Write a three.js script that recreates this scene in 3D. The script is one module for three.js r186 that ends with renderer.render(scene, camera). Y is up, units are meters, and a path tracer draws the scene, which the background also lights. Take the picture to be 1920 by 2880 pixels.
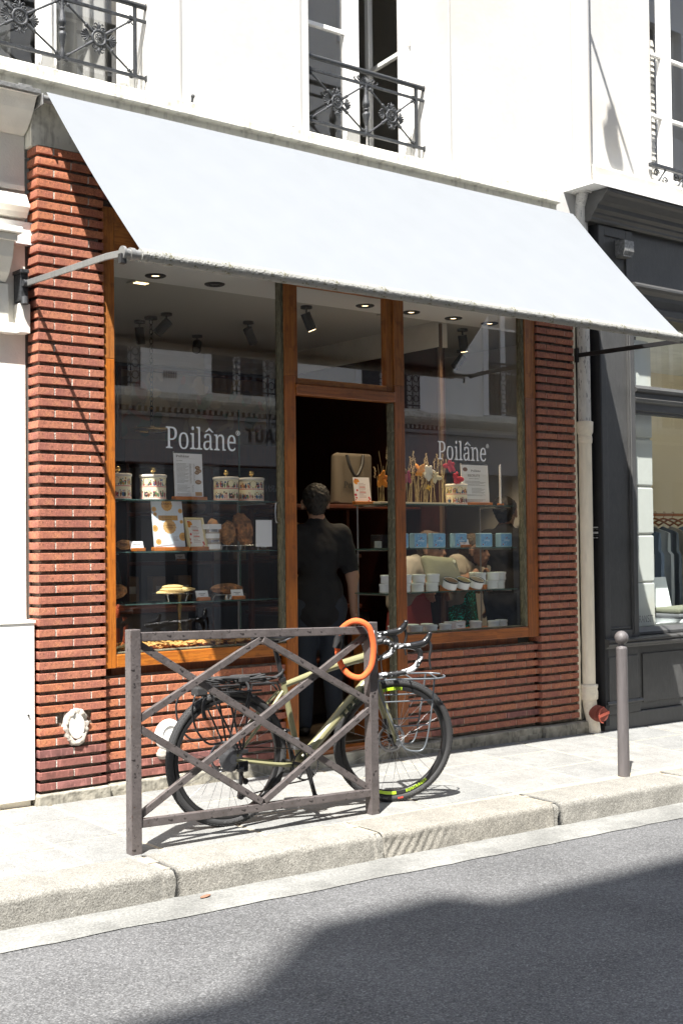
import * as THREE from 'three';
import { mergeGeometries, mergeVertices, toCreasedNormals } from 'three/addons/utils/BufferGeometryUtils.js';
import { RoundedBoxGeometry } from 'three/addons/geometries/RoundedBoxGeometry.js';
import { ImprovedNoise } from 'three/addons/math/ImprovedNoise.js';
import { FontLoader } from 'three/addons/loaders/FontLoader.js';
import { TextGeometry } from 'three/addons/geometries/TextGeometry.js';
import { MarchingCubes } from 'three/addons/objects/MarchingCubes.js';

// ------------------------------------------------------------------ camera, sky, sun, exposure
const scene = new THREE.Scene();
const V = (x, y, z) => new THREE.Vector3(x, y, z);
const rad = THREE.MathUtils.degToRad;
const camera = new THREE.PerspectiveCamera(44.13, 682 / 1024, 0.1, 400);
{
  const yaw = rad(38.405), pitch = rad(1.644), roll = rad(-0.648);
  const f = V(Math.sin(yaw) * Math.cos(pitch), Math.sin(pitch), -Math.cos(yaw) * Math.cos(pitch));
  const r = V(Math.cos(yaw), 0, Math.sin(yaw)), u = V().crossVectors(r, f);
  const r2 = r.clone().multiplyScalar(Math.cos(roll)).addScaledVector(u, Math.sin(roll));
  const u2 = u.clone().multiplyScalar(Math.cos(roll)).addScaledVector(r, -Math.sin(roll));
  camera.quaternion.setFromRotationMatrix(new THREE.Matrix4().makeBasis(r2, u2, f.clone().negate()));
  camera.position.set(-3.042, 1.4025, 6.546);
}
const renderer = new THREE.WebGLRenderer({ antialias: true });
renderer.toneMapping = THREE.LinearToneMapping;
renderer.toneMappingExposure = 3.25;
renderer.shadowMap.enabled = true;
{ // a clear summer sky: deep blue overhead, pale at the horizon
  const w = 256, h = 128, d = new Float32Array(w * h * 4), S = V(-0.47, 1, 0.35).normalize();
  for (let j = 0; j < h; j++) for (let i = 0; i < w; i++) {
    const el = ((j + .5) / h - .5) * Math.PI, az = ((i + .5) / w - .5) * 2 * Math.PI;
    const y = Math.sin(el), c = Math.cos(el), dir = V(Math.cos(az) * c, y, Math.sin(az) * c);
    const t = Math.max(0, y), k = Math.exp(-t * 3.2), g = Math.pow(Math.max(0, dir.dot(S)), 6) * .35;
    const o = (j * w + i) * 4, m = y < 0 ? .55 : 1;
    d[o] = (.165 + .31 * k + g) * m; d[o + 1] = (.225 + .285 * k + g) * m; d[o + 2] = (.36 + .205 * k + g) * m; d[o + 3] = 1;
  }
  const t = new THREE.DataTexture(d, w, h, THREE.RGBAFormat, THREE.FloatType);
  t.mapping = THREE.EquirectangularReflectionMapping; t.magFilter = t.minFilter = THREE.LinearFilter; t.needsUpdate = true;
  scene.background = t; scene.environment = t;
}
const sun = new THREE.DirectionalLight(new THREE.Color(1, .962, .905), 5);
sun.position.set(-9.4, 20, 7); sun.target.position.set(0, 0, 0);
sun.castShadow = true; sun.shadow.mapSize.set(4096, 4096); sun.shadow.radius = 1;
Object.assign(sun.shadow.camera, { left: -26, right: 26, top: 30, bottom: -30, near: .5, far: 80 });
scene.add(sun, sun.target);

// ------------------------------------------------------------------ helpers
let seed = 7;
const rnd = () => { seed = (seed + 0x6D2B79F5) | 0; let t = Math.imul(seed ^ (seed >>> 15), 1 | seed); t = (t + Math.imul(t ^ (t >>> 7), 61 | t)) ^ t; return ((t ^ (t >>> 14)) >>> 0) / 4294967296; };
const rr = (a, b) => a + (b - a) * rnd();
const pick = a => a[Math.floor(rnd() * a.length)];
const lin = (r, g, b) => new THREE.Color().setRGB(r, g, b);
const noise3 = new ImprovedNoise();
const taken = {};
function numbered(n) { if (!(n in taken)) { taken[n] = 0; return n; } taken[n]++; return n + '_' + String(taken[n]).padStart(3, '0'); }
function uvBox(g, ox = 0, oy = 0, along = 'y') { // uv in metres by the way each face points
  if (g.index) g = g.toNonIndexed();
  const p = g.attributes.position, n = p.count, uv = new Float32Array(n * 2), a = V(), b = V(), c = V(), e = V(), f = V();
  for (let i = 0; i < n; i += 3) {
    a.fromBufferAttribute(p, i); b.fromBufferAttribute(p, i + 1); c.fromBufferAttribute(p, i + 2);
    e.subVectors(b, a).cross(f.subVectors(c, a)); const ax = Math.abs(e.x), ay = Math.abs(e.y), az = Math.abs(e.z);
    for (let k = 0; k < 3; k++) {
      const q = [a, b, c][k]; let u, v;
      if (az >= ax && az >= ay) { u = q.x; v = q.y; } else if (ax >= ay) { u = q.z; v = q.y; } else { u = q.x; v = q.z; }
      if (along === 'x') [u, v] = [v, u];
      uv[(i + k) * 2] = u + ox; uv[(i + k) * 2 + 1] = v + oy;
    }
  }
  g.setAttribute('uv', new THREE.BufferAttribute(uv, 2)); return g;
}
const box = (x0, x1, y0, y1, z0, z1) => uvBox(new THREE.BoxGeometry(Math.abs(x1 - x0), Math.abs(y1 - y0), Math.abs(z1 - z0)).translate((x0 + x1) / 2, (y0 + y1) / 2, (z0 + z1) / 2));
const bbox = (x0, x1, y0, y1, z0, z1, r = .004, seg = 1, along = 'y') => uvBox(new RoundedBoxGeometry(Math.abs(x1 - x0), Math.abs(y1 - y0), Math.abs(z1 - z0), seg, r).translate((x0 + x1) / 2, (y0 + y1) / 2, (z0 + z1) / 2), 0, 0, along);
function prism(pts, x0, x1, along = 'x') { // profile of [z, y] points swept along x
  const s = new THREE.Shape(pts.map(([z, y]) => new THREE.Vector2(z, y)));
  const g = new THREE.ExtrudeGeometry(s, { depth: x1 - x0, bevelEnabled: false });
  g.applyMatrix4(new THREE.Matrix4().makeBasis(V(0, 0, 1), V(0, 1, 0), V(1, 0, 0)).setPosition(x0, 0, 0)); // (z,y,depth)->(x)
  const n = g.index ? g.toNonIndexed() : g, p = n.attributes.position.array; // the basis is left-handed: flip
  for (let i = 0; i < p.length; i += 9) for (let k = 0; k < 3; k++) { const t = p[i + 3 + k]; p[i + 3 + k] = p[i + 6 + k]; p[i + 6 + k] = t; }
  n.computeVertexNormals(); return uvBox(n, 0, 0, along);
}
const cyl = (r0, r1, h, x, y, z, seg = 16) => new THREE.CylinderGeometry(r1, r0, h, seg).translate(x, y + h / 2, z);
const lathe = (pts, x = 0, y = 0, z = 0, seg = 24) => new THREE.LatheGeometry(pts.map(([r, h]) => new THREE.Vector2(r, h)), seg).translate(x, y, z);
const ball = (r, x, y, z, a = 14, b = 10) => new THREE.SphereGeometry(r, a, b).translate(x, y, z);
function tube(pts, r, rs = 8, seg, closed = false) {
  const c = new THREE.CatmullRomCurve3(pts.map(p => p.isVector3 ? p : V(...p)), closed, 'centripetal');
  return new THREE.TubeGeometry(c, seg || Math.max(6, pts.length * 5), r, rs, closed);
}
function rod(a, b, r, seg = 8, r2 = r) { // straight capped rod
  a = a.isVector3 ? a : V(...a); b = b.isVector3 ? b : V(...b);
  const d = V().subVectors(b, a), l = d.length();
  return new THREE.CylinderGeometry(r2, r, l, seg).translate(0, l / 2, 0).applyQuaternion(new THREE.Quaternion().setFromUnitVectors(V(0, 1, 0), d.normalize())).translate(a.x, a.y, a.z);
}
function bar(a, b, w, h, ch = .002) { // flat bar from a to b in the xy-plane, w across, h deep in z
  a = V(...a); b = V(...b); const d = V().subVectors(b, a), l = d.length();
  const g = new RoundedBoxGeometry(l, w, h, 1, ch); uvBox(g);
  const x = d.normalize(), z = V(0, 0, 1), y = V().crossVectors(z, x).normalize(); z.crossVectors(x, y);
  const m = new THREE.Matrix4().makeBasis(x, y, z).setPosition(a.clone().add(b).multiplyScalar(.5));
  const q = uvBox(g); q.applyMatrix4(m); return q;
}
function taper(pts, radii, rs = 10, sub = 4) { // a tube whose radius changes
  const c = new THREE.CatmullRomCurve3(pts.map(p => V(...p)), false, 'centripetal'), N = (pts.length - 1) * sub;
  const g = new THREE.TubeGeometry(c, N, 1, rs, false), p = g.attributes.position, ctr = V(), q = V();
  for (let i = 0; i <= N; i++) {
    const u = i / N; c.getPointAt(u, ctr); const s = u * (radii.length - 1), k = Math.min(radii.length - 2, Math.floor(s)), r = radii[k] + (radii[k + 1] - radii[k]) * (s - k);
    for (let j = 0; j <= rs; j++) { const o = i * (rs + 1) + j; q.fromBufferAttribute(p, o).sub(ctr).multiplyScalar(r).add(ctr); p.setXYZ(o, q.x, q.y, q.z); }
  }
  g.computeVertexNormals(); return g;
}
function clean(g) {
  if (g.index) g = g.toNonIndexed();
  for (const k of Object.keys(g.attributes)) if (!['position', 'normal', 'uv', 'color'].includes(k)) g.deleteAttribute(k);
  if (!g.attributes.uv) g = uvBox(g);
  if (!g.attributes.normal) g.computeVertexNormals();
  return g;
}
const merge = list => { list = (Array.isArray(list) ? list : [list]).map(clean); return list.length === 1 ? list[0] : mergeGeometries(list, false); };
function mesh(name, geos, mat) { const m = new THREE.Mesh(merge(geos), mat); m.name = name; m.castShadow = m.receiveShadow = true; return m; }
function part(parent, name, geos, mat, label) { const m = mesh(name, geos, mat); parent.add(m); if (label) m.userData.label = label; return m; }
function thing(name, label, category, pos = [0, 0, 0], group) {
  const o = new THREE.Group(); o.name = numbered(name); o.position.set(...pos); scene.add(o);
  o.userData = { label, category }; if (group) o.userData.group = group; return o;
}
function solo(name, geos, mat, label, category, group) { const m = mesh(numbered(name), geos, mat); scene.add(m); m.userData = { label, category }; if (group) m.userData.group = group; return m; }
function structure(name, geos, mat) { const m = mesh(numbered(name), geos, mat); scene.add(m); m.userData = { kind: 'structure' }; return m; }
function jitter(g, amp, freq = 40, off = 0) { // uneven surface, seams kept closed
  const p = g.attributes.position;
  for (let i = 0; i < p.count; i++) {
    const x = p.getX(i), y = p.getY(i), z = p.getZ(i);
    p.setXYZ(i, x + amp * noise3.noise(x * freq + off, y * freq, z * freq), y + amp * noise3.noise(x * freq, y * freq + 31 + off, z * freq), z + amp * noise3.noise(x * freq, y * freq, z * freq + 57 + off));
  }
  g.computeVertexNormals(); return g;
}

// ------------------------------------------------------------------ textures and materials
function vnoise(px, py, per, sd) { // tileable value noise
  const xi = Math.floor(px), yi = Math.floor(py), fx = px - xi, fy = py - yi, sx = fx * fx * (3 - 2 * fx), sy = fy * fy * (3 - 2 * fy);
  const h = (a, b) => { a = ((a % per) + per) % per; b = ((b % per) + per) % per; let n = Math.imul(a + 1, 374761393) ^ Math.imul(b + 1, 668265263) ^ Math.imul(sd + 1, 974711); n = Math.imul(n ^ (n >>> 13), 1274126177); return ((n ^ (n >>> 16)) >>> 0) / 4294967296; };
  return (h(xi, yi) * (1 - sx) + h(xi + 1, yi) * sx) * (1 - sy) + (h(xi, yi + 1) * (1 - sx) + h(xi + 1, yi + 1) * sx) * sy;
}
const fbm = (u, v, f, oct, sd) => { let s = 0, a = .5, t = 0; for (let i = 0; i < oct; i++) { s += a * vnoise(u * f, v * f, f, sd + i); t += a; a *= .5; f *= 2; } return s / t; };
function tex(n, metres, fn, srgb = true, my = metres) {
  const d = new Uint8Array(n * n * 4);
  for (let j = 0; j < n; j++) for (let i = 0; i < n; i++) { const c = fn(i / n, j / n), o = (j * n + i) * 4; for (let k = 0; k < 3; k++) d[o + k] = Math.max(0, Math.min(255, (Array.isArray(c) ? c[k] : c) * 255)); d[o + 3] = 255; }
  const t = new THREE.DataTexture(d, n, n, THREE.RGBAFormat); t.wrapS = t.wrapT = THREE.RepeatWrapping; t.magFilter = THREE.LinearFilter; t.minFilter = THREE.LinearMipmapLinearFilter; t.generateMipmaps = true;
  if (srgb) t.colorSpace = THREE.SRGBColorSpace; t.repeat.set(1 / metres, 1 / my); t.needsUpdate = true; return t;
}
const mixc = (a, b, t) => a.map((v, i) => v + (b[i] - v) * t);
const st = (a, b, x) => { x = Math.min(1, Math.max(0, (x - a) / (b - a))); return x * x * (3 - 2 * x); };
const mat = (color, rough = .8, o = {}) => new THREE.MeshStandardMaterial({ color: color.isColor ? color : lin(...color), roughness: rough, ...o });
const phys = (color, rough = .5, o = {}) => new THREE.MeshPhysicalMaterial({ color: color.isColor ? color : lin(...color), roughness: rough, ...o });
const fineBump = tex(256, .25, (u, v) => fbm(u, v, 32, 3, 3), false);
const coarseBump = tex(256, .8, (u, v) => fbm(u, v, 24, 4, 9), false);
const M = {};
{
  const bt = tex(512, .42, (u, v) => { // fired clay: cloudy tone, vertical wire marks, pale specks and dark pits
    const c = fbm(u, v, 6, 4, 11), s = fbm(u, v * .12, 64, 2, 12), p = fbm(u, v, 90, 2, 13);
    let k = .75 + .24 * (c - .5) + .14 * (s - .5); k += p > .74 ? .16 : p < .25 ? -.2 : 0;
    return [k, k * (.98 + .1 * (c - .5)), k * (.97 - .1 * (c - .5))];
  });
  const bb = tex(256, .3, (u, v) => .6 * fbm(u, v, 20, 3, 21) + .4 * fbm(u, v * .2, 60, 2, 22), false);
  const tint = [[.62, .237, .152], [.60, .228, .15], [.65, .25, .156], [.57, .22, .15], [.63, .245, .16], [.55, .213, .15]];
  M.brick = tint.map(c => mat(c, .82, { map: bt, bumpMap: bb, bumpScale: .0015 }));
  M.brickOrange = [[.66, .235, .125], [.64, .228, .125], [.62, .222, .128], [.68, .25, .135]].map(c => mat(c, .82, { map: bt, bumpMap: bb, bumpScale: .0015 }));
  M.brickPurple = [[.44, .185, .15], [.40, .18, .16], [.47, .20, .16]].map(c => mat(c, .84, { map: tex(512, .4, (u, v) => { const c = fbm(u, v, 8, 4, 31), s = fbm(u, v * .15, 40, 3, 32); const k = .72 + .3 * (c - .5), e = st(.56, .72, s * .7 + c * .3) * .55; return mixc([k, k * .96, k * .96], [1, 1, 1], e); }), bumpMap: bb, bumpScale: .0015 }));
  M.bed = mat([.34, .285, .225], .95, { map: tex(256, .3, (u, v) => { const k = .72 + .5 * (fbm(u, v, 12, 4, 41) - .5); return [k, k, k]; }), bumpMap: fineBump, bumpScale: .004 });
  M.joint = mat([.54, .49, .43], .95, { bumpMap: fineBump, bumpScale: .004 });
  const wood = (a, b, sd) => tex(512, .55, (u, v) => { // oak: long pores and cathedral bands running along v
    const w = fbm(u, v * .25, 5, 3, sd), g = fbm(u + w * .05, v * .06, 70, 3, sd + 1), p = fbm(u, v * .12, 120, 2, sd + 2), k = fbm(u, v, 5, 3, sd + 5);
    let t = st(.3, .72, g) * .65 + .5 * (w - .3); let c = mixc(a, b, Math.min(1, Math.max(0, t))); if (p < .3) c = c.map(x => x * .88);
    const d = st(.6, .78, fbm(u, v, 14, 4, sd + 3)); c = mixc(c, [.36, .19, .08], d * .28); return c.map(x => x * (.9 + .25 * (k - .5)));
  }, true, .9);
  const oak = wood([.80, .46, .17], [.64, .33, .11], 51), pale = wood([.76, .48, .23], [.62, .36, .15], 61), red = wood([.68, .39, .17], [.52, .28, .11], 71);
  M.oak = phys([.92, .98, .70], .45, { map: oak, bumpMap: fineBump, bumpScale: .0008, clearcoat: .25, clearcoatRoughness: .35 });
  M.oakPale = phys([.95, .95, .82], .55, { map: pale, bumpMap: fineBump, bumpScale: .001, clearcoat: .12, clearcoatRoughness: .45 });
  M.oakRed = phys([1, 1, .82], .42, { map: red, bumpMap: fineBump, bumpScale: .0008, clearcoat: .3, clearcoatRoughness: .3 });
  M.wornStop = mat([.26, .24, .17], .75, { map: tex(256, .2, (u, v) => { const k = .7 + .6 * (fbm(u, v * .2, 40, 3, 81) - .5); return [k, k, k * .95]; }) });
  M.darkWood = mat([.30, .19, .135], .5, { map: red });
  M.plasterFar = mat([.86, .84, .79], .92);
  M.plaster = mat([.565, .558, .54], .92, { map: tex(512, 2.4, (u, v) => { const a = fbm(u, v, 3, 4, 91), b = fbm(u, v * .3, 40, 3, 92), w = st(.62, .8, a); let k = .965 + .05 * (a - .5) + .03 * (b - .5); return mixc([k, k, k], [1, .95, .87], w * .4); }), bumpMap: coarseBump, bumpScale: .0008 });
  M.white = mat([.86, .85, .82], .6, { bumpMap: fineBump, bumpScale: .0006 });
  M.cream = mat([.84, .815, .745], .7, { map: tex(256, 1, (u, v) => { const k = .95 + .1 * (fbm(u, v, 8, 4, 95) - .5); return [k, k, k]; }), bumpMap: fineBump, bumpScale: .001 });
  M.reveal = mat([.84, .81, .74], .85);
  M.streak = mat([.80, .78, .71], .9, { map: tex(512, .9, (u, v) => { // rain-washed lime stone: black crust runs in ragged vertical streaks
    const s = fbm(u, v * .1, 60, 3, 101), n = fbm(u, v, 28, 4, 102), h = fbm(u, .3, 12, 3, 103); const t = st(.48, .80, s * .34 + n * .40 + h * .3); return mixc([1, 1, .98], [.70, .69, .66], t * .7); }), bumpMap: coarseBump, bumpScale: .004 });
  M.stoneDirty = mat([.46, .43, .37], .95, { map: tex(512, .8, (u, v) => { const a = fbm(u, v, 10, 5, 111), s = fbm(u, v * .2, 30, 3, 112); const k = .80 + .6 * (a - .5) - .16 * st(.5, .8, s); return [k, k, k * .98]; }), bumpMap: coarseBump, bumpScale: .008 });
  const gran = (a, b, sd, per) => tex(512, per, (u, v) => { const s = fbm(u, v, 128, 2, sd), l = fbm(u, v, 6, 4, sd + 1), m = fbm(u, v, 40, 3, sd + 2); let c = mixc(a, b, st(.3, .7, s)); const k = .94 + .17 * (l - .5) + .12 * (m - .5); if (s < .27) c = c.map(x => x * .7); return c.map(x => x * k); });
  const gb = tex(512, .45, (u, v) => .55 * fbm(u, v, 70, 3, 121) + .45 * fbm(u, v, 14, 3, 122), false);
  M.slab = [[.262, .264, .260], [.246, .250, .248], [.268, .267, .259], [.254, .259, .256]].map((c, i) => mat(c, .93, { map: gran([1, .995, .98], [.86, .86, .855], 131 + i * 7, .7), bumpMap: gb, bumpScale: .003 }));
  M.kerb = [[.318, .316, .306], [.310, .304, .288], [.310, .310, .302]].map((c, i) => mat(c, .95, { map: gran([1, .985, .95], [.76, .745, .71], 161 + i * 7, .5), bumpMap: gb, bumpScale: .004 }));
  M.sandJoint = mat([.40, .355, .275], .98, { map: tex(256, .4, (u, v) => { const k = .9 + .3 * (fbm(u, v, 30, 4, 181) - .5); return [k, k, k]; }), bumpMap: fineBump, bumpScale: .004 });
  M.asphalt = mat([.178, .179, .178], .96, { map: tex(1024, 1.7, (u, v) => { // crushed stone in bitumen
    const a = fbm(u, v, 300, 2, 191), b = fbm(u, v, 130, 2, 192), l = fbm(u, v, 5, 4, 193); let k = .72 + .5 * (l - .5) * .35; k += (a - .5) * .50 + (b - .5) * .12; if (a > .78) k += .2; return [k, k, k * 1.01]; }), bumpMap: tex(1024, 1.7, (u, v) => fbm(u, v, 200, 3, 194), false), bumpScale: .006 });
  M.gutter = mat([.232, .232, .228], .96, { map: tex(512, 1.1, (u, v) => { const a = fbm(u, v, 160, 2, 201), l = fbm(u, v, 6, 4, 202); const k = .86 + .3 * (l - .5) + .3 * (a - .5); return [k, k, k * .98]; }), bumpMap: gb, bumpScale: .003 });
  M.canvas = mat([.178, .191, .206], .9, { map: tex(512, .5, (u, v) => { const a = .5 + .5 * Math.sin(u * 2 * Math.PI * 128) * Math.sin(v * 2 * Math.PI * 128), l = fbm(u, v, 4, 4, 211); const k = .975 + .02 * a + .03 * (l - .5); return [k, k, k]; }), side: THREE.DoubleSide });
  M.canvasHem = mat([.25, .25, .235], .95, { map: tex(512, .35, (u, v) => { const a = fbm(u, v, 24, 4, 215), s = fbm(u, v, 70, 2, 216), b = st(.60, .80, a * .75 + s * .25); return mixc([1, 1, 1], [.55, .53, .36], b); }), bumpMap: fineBump, bumpScale: .004 });
  M.galv = mat([.36, .36, .35], .5, { metalness: .55, map: tex(256, .2, (u, v) => { const k = .85 + .4 * (fbm(u, v, 14, 4, 221) - .5); return [k, k, k]; }) });
  M.iron = mat([.070, .074, .080], .42, { metalness: .35, map: tex(256, .15, (u, v) => { const k = .85 + .5 * (fbm(u, v, 18, 4, 231) - .5); return [k, k, k]; }), bumpMap: fineBump, bumpScale: .001 });
  M.barrier = mat([.112, .100, .098], .48, { map: tex(512, .42, (u, v) => { // brown gloss paint, chipped to black undercoat and rust
    const a = fbm(u, v, 26, 4, 241), b = fbm(u, v, 7, 3, 242), c = fbm(u, v, 60, 2, 243); let k = .88 + .22 * (b - .5) + .12 * (c - .5); let o = [k, k * .985, k * .98]; const t = a * .7 + b * .3; const e = fbm(u, v, 90, 2, 247); o = mixc(o, [.40, .38, .38], st(.665, .70, t * .85 + e * .15)); o = mixc(o, [.66, .52, .42], st(.72, .76, 1 - t)); return o; }), bumpMap: tex(256, .3, (u, v) => fbm(u, v, 30, 3, 244), false), bumpScale: .0012 });
  M.bollard = mat([.125, .113, .113], .42, { map: tex(256, .3, (u, v) => { const a = fbm(u, v, 40, 3, 248), k = .9 + .14 * (fbm(u, v, 6, 3, 249) - .5); return mixc([k, k, k], [1, .98, .96], st(.74, .80, a) * .6); }), bumpMap: fineBump, bumpScale: .0012 });
  M.darkPaint = mat([.075, .075, .074], .42, { map: tex(512, 1.2, (u, v) => { const a = fbm(u, v, 6, 4, 251), s = fbm(u, v * .3, 90, 2, 252); const k = .9 + .18 * (a - .5) + .1 * (s - .5); return [k, k, k]; }), bumpMap: fineBump, bumpScale: .0006 });
  M.darkMatt = mat([.022, .022, .024], .7);
  M.pipe = mat([.92, .83, .66], .5, { map: tex(256, .6, (u, v) => { const k = .97 + .1 * (fbm(u, v, 10, 4, 261) - .5); return [k, k, k]; }), bumpMap: fineBump, bumpScale: .001 });
  M.pipeWhite = mat([.74, .72, .67], .55, { map: tex(256, .5, (u, v) => { const a = fbm(u, v, 9, 4, 265); const k = .93 + .15 * (a - .5); return mixc([k, k, k], [.6, .6, .62], st(.68, .74, fbm(u, v, 22, 3, 266))); }) });
  M.glass = phys([1, 1, 1], 0, { transmission: 1, thickness: 0, ior: 2.25, specularIntensity: 1 });
  M.glassThin = phys([.96, 1, .98], 0, { transmission: 1, thickness: 0, ior: 1.5 });
  M.glassEdge = phys([.14, .26, .23], .12, { transmission: .6, thickness: 0 });
  M.black = mat([.016, .016, .017], .5);
  M.blackGloss = mat([.012, .012, .013], .22);
  M.chrome = mat([.62, .62, .62], .22, { metalness: 1 });
  M.steel = mat([.36, .36, .37], .34, { metalness: .9 });
  M.brass = mat([.66, .48, .19], .25, { metalness: 1 });
  M.paper = mat([.78, .79, .80], .75);
  M.porcelain = phys([.80, .84, .85], .16, { clearcoat: .7, clearcoatRoughness: .08 });
  M.skin = mat([.34, .20, .14], .6); M.hair = mat([.012, .010, .009], .6);
}
const font = await new FontLoader().loadAsync('fonts/droid/droid_serif_bold.typeface.json');
const fontS = await new FontLoader().loadAsync('fonts/droid/droid_serif_regular.typeface.json');
const fontB = await new FontLoader().loadAsync('fonts/droid/droid_sans_bold.typeface.json');
const fontR = await new FontLoader().loadAsync('fonts/droid/droid_sans_regular.typeface.json');
function text(s, size, depth = .002, f = font, sx = 1) { const g = new TextGeometry(s, { font: f, size, depth, curveSegments: 6, bevelEnabled: false }); g.scale(sx, 1, 1); g.computeBoundingBox(); return g; }
function canvasMat(w, h, draw, rough = .7) {
  const c = document.createElement('canvas'); c.width = w; c.height = h; draw(c.getContext('2d'), w, h);
  const t = new THREE.CanvasTexture(c); t.colorSpace = THREE.SRGBColorSpace; return new THREE.MeshStandardMaterial({ map: t, roughness: rough });
}
// ------------------------------------------------------------------ ground
const pav = (x, z) => -.0091 * x - .02 * Math.max(z, 0);
const roadY = x => -.162 - .0091 * x;
const slope = g => { const p = g.attributes.position; for (let i = 0; i < p.count; i++) { const x = p.getX(i), z = p.getZ(i); p.setY(i, p.getY(i) + pav(x, z)); } g.computeVertexNormals(); return g; };
const kerbZ = x => 1.585 + .028 * x;
{
  const sheet = (x0, x1, z0, z1, yf, nx = 24) => { const g = new THREE.PlaneGeometry(x1 - x0, z1 - z0, nx, 6).rotateX(-Math.PI / 2).translate((x0 + x1) / 2, 0, (z0 + z1) / 2), p = g.attributes.position; for (let i = 0; i < p.count; i++) p.setY(i, yf(p.getX(i), p.getZ(i))); const q = uvBox(g); q.computeVertexNormals(); return q; };
  const road = structure('road', sheet(-60, 60, 1.3, 8.0, (x, z) => roadY(x), 2), M.asphalt);
  structure('gutter', (() => { const g = sheet(-20, 20, 0, .42, (x, z) => roadY(x) + .004, 400), p = g.attributes.position; for (let i = 0; i < p.count; i++) { const x = p.getX(i), t = p.getZ(i) / .42; p.setZ(i, kerbZ(x) - .05 + t * (.345 + .02 * noise3.noise(x * 3.1, 2, 0) + .012 * noise3.noise(x * 17.3, 5, 0))); } return g; })(), M.gutter);
  structure('ground', sheet(-80, 80, -60, 60, (x, z) => -.45 - .0091 * x, 2), M.asphalt);
  const pv = structure('pavement', slope(sheet(-14, 16, -.12, 1.42, () => -.0035, 80)), M.sandJoint);
  // granite flagstones, one by one
  const cols = []; let x = -3.1; const fixed = [-.93, -.33, .05, .62, 1.24, 1.9, 2.56, 3.2, 3.75];
  while (x < -.95) { cols.push(x); x += rr(.45, .75); } cols.push(...fixed); x = 4.5; while (x < 9) { cols.push(x); x += rr(.5, .8); } cols.push(x);
  const cuts = [[.42, .8], [.46, .79], [.4, .87], [.62], [.5, .92], [.38, .84], [.72], [.45, .9], [.55]];
  for (let i = 0; i < cols.length - 1; i++) {
    const zs = [.0, ...cuts[i % cuts.length], 1.3];
    for (let k = 0; k < zs.length - 1; k++) {
      const sk = (cols[i] > 1 ? -.12 : 0), x0 = cols[i] + .013, x1 = cols[i + 1] - .013, z0 = zs[k] + .011, z1 = zs[k + 1] - .011;
      let g = new RoundedBoxGeometry(x1 - x0, .035, z1 - z0, 2, .008); const q = mergeVertices(g), p = q.attributes.position, dy = rr(-.0015, .0015), tx = rr(-.002, .002);
      for (let a = 0; a < p.count; a++) { let px = p.getX(a), py = p.getY(a), pz = p.getZ(a); const wx = px + (x0 + x1) / 2, wz = pz + (z0 + z1) / 2; const n1 = noise3.noise(wx * 9, wz * 9, 3) * .004; p.setXYZ(a, wx + n1 + sk * wz, py - .0165 + dy + tx * px, wz + noise3.noise(wx * 9, wz * 9, 8) * .004); }
      q.computeVertexNormals(); const m = part(pv, 'paving_slab', uvBox(slope(q), rnd() * 3, rnd() * 3), M.slab[(i * 3 + k * 2) % 4]);
    }
  }
  // kerb stones
  const kerb = new THREE.Group(); kerb.name = numbered('kerb'); kerb.userData = { kind: 'structure' }; scene.add(kerb);
    const js = [-3.7, -2.5, -1.32, -.105, 1.1, 2.36, 3.62, 4.85, 6.1, 7.3, 8.5];
  for (let i = 0; i < js.length - 1; i++) {
    const x0 = js[i] + .013, x1 = js[i + 1] - .013, prof = []; const D = .31, Hh = .16, R = .032;
    prof.push([0, -Hh], [0, -.012], [.012, 0]); for (let k = 1; k < 4; k++) prof.push([.012 + (D - R - .012) * k / 4, 0]);
    for (let k = 0; k <= 5; k++) { const a = k / 5 * Math.PI / 2; prof.push([D - R + Math.sin(a) * R, -R + Math.cos(a) * R]); } const F = i === 4 ? 9 : 3; for (let k = 1; k <= F; k++) prof.push([D + .014 * k / F, -R - (Hh - R) * k / F]);
    const N = i === 4 ? 220 : 26, pos = [], idx = [], m = prof.length;
    for (let s = 0; s <= N; s++) { const e = Math.min(s, N - s), sq = e === 0 ? .012 : 0; for (let k = 0; k < m; k++) { const X = x0 + (x1 - x0) * s / N; let z = prof[k][0], y = prof[k][1]; if (k > 2) { z -= sq; y -= sq * .6; } const wz = kerbZ(X) - D + z; const rough = k > 9 ? .006 : .002; const gv = i === 4 && y < -.045 ? -.0045 * st(.25, .8, Math.abs(((X * 17 - y * 14) % 1 + 1) % 1 - .5) * 2) * st(0, .03, X - x0) * (1 - st(.45, .62, X - x0 - y * 1.5)) : 0; pos.push(X + (e === 0 ? .008 * noise3.noise(z * 20, y * 20, i) : 0), pav(X, wz) + y + rough * noise3.noise(X * 6, z * 8 + y * 8, i * 3.3) + .0016 * noise3.noise(X * 40, z * 40 + y * 40, i), wz + gv + rough * noise3.noise(X * 7, y * 9 + 4, i * 5.1) + .0016 * noise3.noise(X * 38, y * 38, 7)); } }
    for (let s = 0; s < N; s++) for (let k = 0; k < m - 1; k++) { const a = s * m + k, b = a + m; idx.push(a, b, a + 1, b, b + 1, a + 1); }
    for (const s of [0, N]) { const o = s * m; for (let k = 1; k < m - 1; k++) s ? idx.push(o, o + k, o + k + 1) : idx.push(o, o + k + 1, o + k); }
    let g = new THREE.BufferGeometry(); g.setAttribute('position', new THREE.Float32BufferAttribute(pos, 3)); g.setIndex(idx.map((v, q) => v)); g.computeVertexNormals();
    part(kerb, 'kerb_stone', uvBox(g, rnd() * 4, rnd() * 4), M.kerb[i % 3]);
  }
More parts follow.
